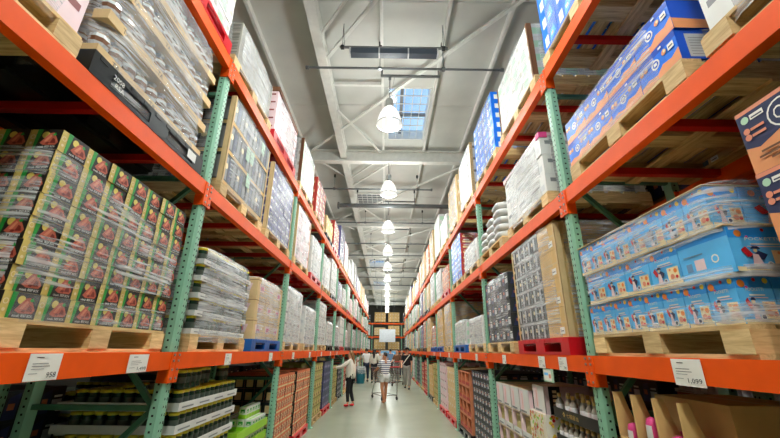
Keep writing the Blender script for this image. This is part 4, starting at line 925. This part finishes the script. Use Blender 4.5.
# ================================================================ people
FAT = 1.1
def skin(name, verts, edges, parent, m, lv=2, mt=None):
    me = bpy.data.meshes.new(name); me.from_pydata([v[:3] for v in verts], edges, [])
    me.materials.append(mat(m)); o = bpy.data.objects.new(name, me); COL.objects.link(o); o.parent = parent
    s = o.modifiers.new('skin', 'SKIN'); s.use_smooth_shade = True
    for i, v in enumerate(verts):
        d = me.skin_vertices[0].data[i]; r = v[3]; r2 = v[4] if len(v) > 4 else r; d.radius = (r*FAT, r2*FAT); d.use_root = (i == 0)
    b = o.modifiers.new('sub', 'SUBSURF'); b.levels = lv; b.render_levels = lv
    return o
def person(label, loc, rz, H, pose, cl, sk='skin', hair='hair_black', long_hair=False, group=None):
    """local frame: faces +y; joints given as fractions of the height"""
    t = thing('person', label, 'person', loc, rz, group)
    J = dict(pel=(0,0,.53), wai=(0,0,.61), che=(0,.005,.73), nec=(0,0,.835), hb=(0,.008,.875), hc=(0,.012,.93), ht=(0,.005,.965),
             shl=(-.098,0,.805), ell=(-.125,-.01,.64), wrl=(-.125,.04,.50), shr=(.098,0,.805), elr=(.125,-.01,.64), wrr=(.125,.04,.50),
             hil=(-.052,0,.515), knl=(-.058,.01,.285), anl=(-.06,-.01,.045), hir=(.052,0,.515), knr=(.058,.01,.285), anr=(.06,-.01,.045)); J.update(pose)
    V = {k: tuple(c*H for c in v) for k, v in J.items()}
    ks = list(V); rad = dict(pel=(.085,.06), wai=(.072,.052), che=(.088,.06), nec=.032, hb=(.036,.042), hc=(.046,.056), ht=(.034,.042), shl=.034, ell=.024, wrl=.016, shr=.034, elr=.024, wrr=.016,
        hil=.052, knl=.034, anl=.022, hir=.052, knr=.034, anr=.022)
    vs = []; E = []
    for k in ks:
        r = rad[k]; r = (r, r) if isinstance(r, float) else r; vs.append((*V[k], r[0]*H, r[1]*H))
    ix = ks.index
    for a, b in (('pel','wai'),('wai','che'),('che','nec'),('nec','hb'),('hb','hc'),('hc','ht'),('che','shl'),('shl','ell'),('ell','wrl'),('che','shr'),('shr','elr'),('elr','wrr'),('pel','hil'),('hil','knl'),('knl','anl'),('pel','hir'),('hir','knr'),('knr','anr')): E.append((ix(a), ix(b)))
    for s_, w_, e_ in ((-1, 'wrl', 'ell'), (1, 'wrr', 'elr')):      # palm, four fingers and thumb
        d = (Vector(V[w_])-Vector(V[e_])).normalized(); u = Vector((0, 1, 0)).cross(d); u = (u if u.length > .2 else Vector((1, 0, 0)).cross(d)).normalized(); f = Vector(V[w_])
        p = f+d*.045*H; pi = len(vs); vs.append((*p, .02*H, .011*H)); E.append((ix(w_), pi))
        for q in range(4):
            a = p+u*(q-1.5)*.011*H+d*.02*H; c = a+d*(.026-.004*abs(q-1.4))*H-u.cross(d)*.006*H; n0 = len(vs); vs += [(*a, .0052*H), (*c, .0042*H)]; E += [(pi, n0), (n0, n0+1)]
        a = f+d*.025*H+u*.022*H; c = a+d*.02*H+u*.01*H; n0 = len(vs); vs += [(*a, .006*H), (*c, .0048*H)]; E += [(ix(w_), n0), (n0, n0+1)]
    skin('body', vs, E, t, sk)
    hc = Vector(V['hc']); hd = cl.get('look', 0); Mh = Matrix.Translation(hc) @ Matrix.Rotation(hd, 4, 'Z')
    g = MB()
    for s_ in (-1, 1): g.lathe([(0, -.004*H, 'cloth_black'), (.004*H, 0, 'cloth_black'), (0, .004*H, None)], 6, (s_*.018*H, .05*H, .003*H))
    g.lathe([(.0085*H, -.02*H, sk), (.006*H, -.01*H, sk), (.002*H, .008*H, sk), (0, .01*H, None)], 6, (0, .055*H, 0)); g.box(-.013*H, .013*H, .046*H, .052*H, -.033*H, -.028*H, 'red_print')
    for s_ in (-1, 1): g.lathe([(.004*H, -.012*H, sk), (.012*H, 0, sk), (.004*H, .014*H, None)], 6, (s_*.047*H, 0, -.004*H))
    fo = obj('face', g, t); fo.matrix_parent_inverse = Matrix(); fo.matrix_local = Mh
    # hair: cap over back and top of the head
    g = MB(); n = 14; m = 7; k = g.mi(hair)
    for j in range(m+1):
        v = math.pi/2-math.pi*.66*j/m
        for i in range(n):
            a = 2*math.pi*i/n; c, s = math.cos(a)*math.cos(v), math.sin(a)*math.cos(v)
            front = max(0, s); r = .058*H; z = math.sin(v)*.062*H
            if front > .3 and j > 2: r *= .72; z = max(z, .022*H)
            g.v.append(Vector((c*r*.93, s*r-.004*H, z+.012*H)))
    for j in range(m):
        for i in range(n): a = j*n+i; b = j*n+(i+1) % n; g.f.append((a, a+n, b+n, b)); g.m.append(k)
    g.smooth = True; ho = obj('hair', g, t); ho.matrix_local = Mh
    if long_hair:
        nk = Vector(V['hc'])
        skin('long_hair', [(nk.x, nk.y-.03*H, nk.z+.01*H, .045*H, .03*H), (nk.x, nk.y-.055*H, nk.z-.07*H, .042*H, .022*H), (nk.x+.005, nk.y-.07*H, nk.z-.15*H, .035*H, .018*H), (nk.x, nk.y-.068*H, nk.z-.22*H, .018*H, .01*H)], [(0,1),(1,2),(2,3)], t, hair)
    # clothes
    def chain(name, ks_, rs, m_, ed=None, drop=None):
        vv = [(*V[k], r[0]*H, r[1]*H) if isinstance(k, str) else (*[c*H for c in k], r[0]*H, r[1]*H) for k, r in zip(ks_, rs)]
        return skin(name, vv, ed or [(i, i+1) for i in range(len(vv)-1)], t, m_)
    def lerp(a, b, f): return tuple(J[a][i]+(J[b][i]-J[a][i])*f for i in range(3))
    hem = cl.get('hem', .50); sl = cl.get('sleeve', .5)
    ks_ = ['che', 'wai', (J['pel'][0], J['pel'][1], hem), lerp('che', 'nec', .62), 'shl', 'shr']; dp = cl.get('deep', 1); rs = [(.098, .072*dp), (cl.get('waist', .086), .066*dp), (cl.get('hemw', .1), .074*dp), (.05, .045), (.046, .046), (.046, .046)]
    ed = [(0,1),(1,2),(0,3),(0,4),(0,5)]
    for s_, si in (('l', 4), ('r', 5)):
        b = len(ks_)
        if sl > .5: ks_ += ['el'+s_, lerp('el'+s_, 'wr'+s_, (sl-.5)*2)]; rs += [(.034, .034), (.026, .026)]; ed += [(si, b), (b, b+1)]
        else: ks_ += [lerp('sh'+s_, 'el'+s_, sl*2)]; rs += [(.036, .036)]; ed += [(si, b)]
    chain('shirt', ks_, rs, cl['top'], ed)
    lg = cl.get('leg', .95); ks_ = ['pel']; rs = [(.072, .062)]; ed = []; fat = cl.get('fat', 1)
    for s_ in 'lr':
        b = len(ks_); ks_ += ['hi'+s_]; rs += [(.058*fat, .058*fat)]; ed.append((0, b))
        if lg > .5: ks_ += ['kn'+s_, lerp('kn'+s_, 'an'+s_, (lg-.5)*2)]; rs += [(.041*fat, .041*fat), (.030*fat, .030*fat)]; ed += [(b, b+1), (b+1, b+2)]
        else: ks_ += [lerp('hi'+s_, 'kn'+s_, lg*2)]; rs += [(.05*fat, .05*fat)]; ed += [(b, b+1)]
    chain('trousers', ks_, rs, cl['bottom'], ed)
    for s_ in 'lr':
        x, y, z = J['an'+s_]; r0 = cl.get('shoer', .026)
        chain('shoe', [(x, y-.02, z-.018), (x, y+.03, z-.020), (x, y+.085, z-.024)], [(r0, .024), (r0+.002, .022), (r0, .015)], cl['shoe'])
    return t
PX = lambda px, y: (px-388)/398*y
# woman at the left rack; faces the rack (world -x)
person('woman in cream tunic, black leggings and red shoes reaching into the left rack', (PX(352, 11.9), 11.9, 0), R(75), 1.54,
       dict(ell=(-.15,.13,.70), wrl=(-.16,.27,.68), elr=(.13,-.02,.65), wrr=(.12,.09,.56), knl=(-.05,.03,.285), anl=(-.06,.01,.045), anr=(.055,-.06,.045)),
       dict(top='cloth_cream', bottom='cloth_black', shoe='shoe_red', hem=.45, hemw=.115, waist=.105, deep=1.45, sleeve=.95, fat=.92, shoer=.034), hair='hair_brown', long_hair=True)
person('person in navy and white striped shirt and white shorts pushing a cart', (PX(386.5, 12.8), 12.8, 0), R(25), 1.5,
       dict(ell=(-.14,.08,.66), wrl=(-.13,.22,.62), elr=(.14,.08,.66), wrr=(.13,.22,.62), knl=(-.05,.03,.285), anl=(-.04,-.06,.045), knr=(.05,.05,.285), anr=(.05,.07,.045)),
       dict(top='stripes', bottom='cloth_white', shoe='tan_skin', leg=.3, sleeve=.4, hem=.46, hemw=.105, fat=.95, shoer=.024, look=R(50)), sk='tan_skin')
person('person in white shirt and dark jeans beside the teal bin, back turned', (PX(367.5, 21), 21, 0), R(20), 1.66, dict(ell=(-.16,.06,.68), wrl=(-.2,.16,.62)), dict(top='cloth_white', bottom='cloth_jeans', shoe='shoe_dark', sleeve=.45))
w_ = person('woman in black with a cream bag beyond the teal bin', (PX(375.5, 20.2), 20.2, 0), R(-10), 1.62, dict(elr=(.15,.0,.66), wrr=(.13,.12,.6)), dict(top='cloth_cream', bottom='cloth_black', shoe='shoe_dark', sleeve=.9, hem=.52), long_hair=True)
mn = person('man in black t-shirt with a pale shoulder strap and grey trousers walking', (PX(409, 17.2), 17.2, 0), R(165), 1.68, dict(knl=(-.06,.05,.29), anl=(-.07,.09,.045), anr=(.06,-.09,.06), elr=(.14,.02,.65), wrr=(.12,.12,.56)), dict(top='cloth_black', bottom='cloth_grey', shoe='shoe_dark', sleeve=.42, fat=1.15))
obj('shoulder_strap', MB().beam((-.16, .135, 1.40), (.17, .15, .98), .035, .008, 'cloth_cream', up=(0, 1, 0)), mn)
obj('cap', MB().lathe([(.10, 1.60, 'cloth_black'), (.095, 1.65, 'cloth_black'), (.06, 1.69, 'cloth_black'), (0, 1.70, None)], 12).box(-.06, .06, .08, .18, 1.60, 1.612, 'cloth_black'), mn)
person('person in brown patterned shirt standing in the middle of the aisle', (PX(399, 20.5), 20.5, 0), R(140), 1.62, dict(elr=(.15,.05,.66), wrr=(.1,.17,.62)), dict(top='cloth_brown', bottom='cloth_grey', shoe='shoe_dark', sleeve=.45))
person('person in blue shirt at the far end of the aisle', (PX(392, 26), 26, 0), R(30), 1.66, {}, dict(top='cloth_blue', bottom='cloth_jeans', shoe='shoe_dark', sleeve=.45))
person('person in black top at the far end beside the right rack', (PX(403.5, 24), 24, 0), R(200), 1.62, {}, dict(top='cloth_black', bottom='cloth_jeans', shoe='shoe_dark', sleeve=.45))
person('person in white top at the far end near the display case', (PX(381, 29), 29, 0), R(170), 1.6, {}, dict(top='cloth_white', bottom='cloth_black', shoe='shoe_dark', sleeve=.45))
# carts
def cart(label, loc, rz):
    t = thing('shopping_cart', label, 'shopping cart', loc, rz, 'shopping carts')
    g = MB(); Z0, Z1 = .52, .98
    lo = [(-.24, -.38), (.24, -.38), (.19, .42), (-.19, .42)]; hi = [(-.30, -.45), (.30, -.45), (.25, .52), (-.25, .52)]
    for f in [i/6 for i in range(7)]:
        P4 = [(a[0]+(b[0]-a[0])*f, a[1]+(b[1]-a[1])*f, Z0+(Z1-Z0)*f) for a, b in zip(lo, hi)]
        for i in range(4): g.bar(P4[i], P4[(i+1) % 4], .010 if f in (0, 1) else .005, 'chrome', 5)
    for i in range(4):
        for q in [j/9 for j in range(10)]:
            a0, a1, b0, b1 = lo[i], lo[(i+1) % 4], hi[i], hi[(i+1) % 4]
            g.bar((a0[0]+(a1[0]-a0[0])*q, a0[1]+(a1[1]-a0[1])*q, Z0), (b0[0]+(b1[0]-b0[0])*q, b0[1]+(b1[1]-b0[1])*q, Z1), .006, 'chrome', 4)
    for q in [j/8 for j in range(9)]: g.bar((-.24+.48*q, -.38, Z0), (-.19+.38*q, .42, Z0), .004, 'chrome', 4)
    obj('basket', g, t)
    g = MB()
    for s in (-1, 1):
        for a, b in (((s*.29, -.42, .14), (s*.29, -.45, .99)), ((s*.29, -.42, .14), (s*.2, .5, .14)), ((s*.2, .5, .14), (s*.2, .3, .52)), ((s*.29, -.45, .99), (s*.29, -.58, 1.03))): g.bar(a, b, .013, 'chrome', 6)
    g.bar((-.29, -.42, .14), (.29, -.42, .14), .012, 'chrome', 6).bar((-.2, .5, .14), (.2, .5, .14), .012, 'chrome', 6); obj('frame', g, t)
    obj('handle', MB().bar((-.30, -.58, 1.03), (.30, -.58, 1.03), .018, 'red', 8), t)
    for x, y in ((-.28, -.42), (.28, -.42), (-.19, .48), (.19, .48)):
        wl = MB().bar((-.014, 0, .055), (.014, 0, .055), .055, 'rubber', 12).box(-.02, .02, -.012, .012, .09, .15, 'chrome'); obj('wheel', wl, t, (x, y, 0))
    return t
cart('wire shopping cart held by the person in the striped shirt', (PX(385.5, 13.75), 13.75, 0), R(28))
cart('wire shopping cart in the middle of the aisle near the patterned shirt', (PX(395.5, 19.0), 19.1, 0), R(150))
t = thing('bin', 'teal bin with a clear bag liner beside the left rack', 'bin', (PX(362, 19.9), 19.9, 0))
obj('bucket', MB().lathe([(.2, 0, 'bin_teal'), (.24, .6, 'bin_teal'), (.26, .62, 'bin_teal'), (.24, .62, 'bin_teal'), (.2, .04, 'bin_teal'), (0, .04, None)], 16), t)
g = MB(); n = 20; k = g.mi('film_cloudy')
for j, (r, z) in enumerate(((.262, .45), (.27, .6), (.262, .68), (.225, .76), (.2, .80))): g.v += [Vector((r*(1+.06*math.sin(5*i+j))*math.cos(6.2832*i/n), r*(1+.06*math.sin(5*i+j))*math.sin(6.2832*i/n), z+.02*math.sin(3*i))) for i in range(n)]
for j in range(4):
    for i in range(n): a = j*n+i; b = j*n+(i+1) % n; g.f.append((a, b, b+n, a+n)); g.m.append(k)
obj('bag_liner', g, t)
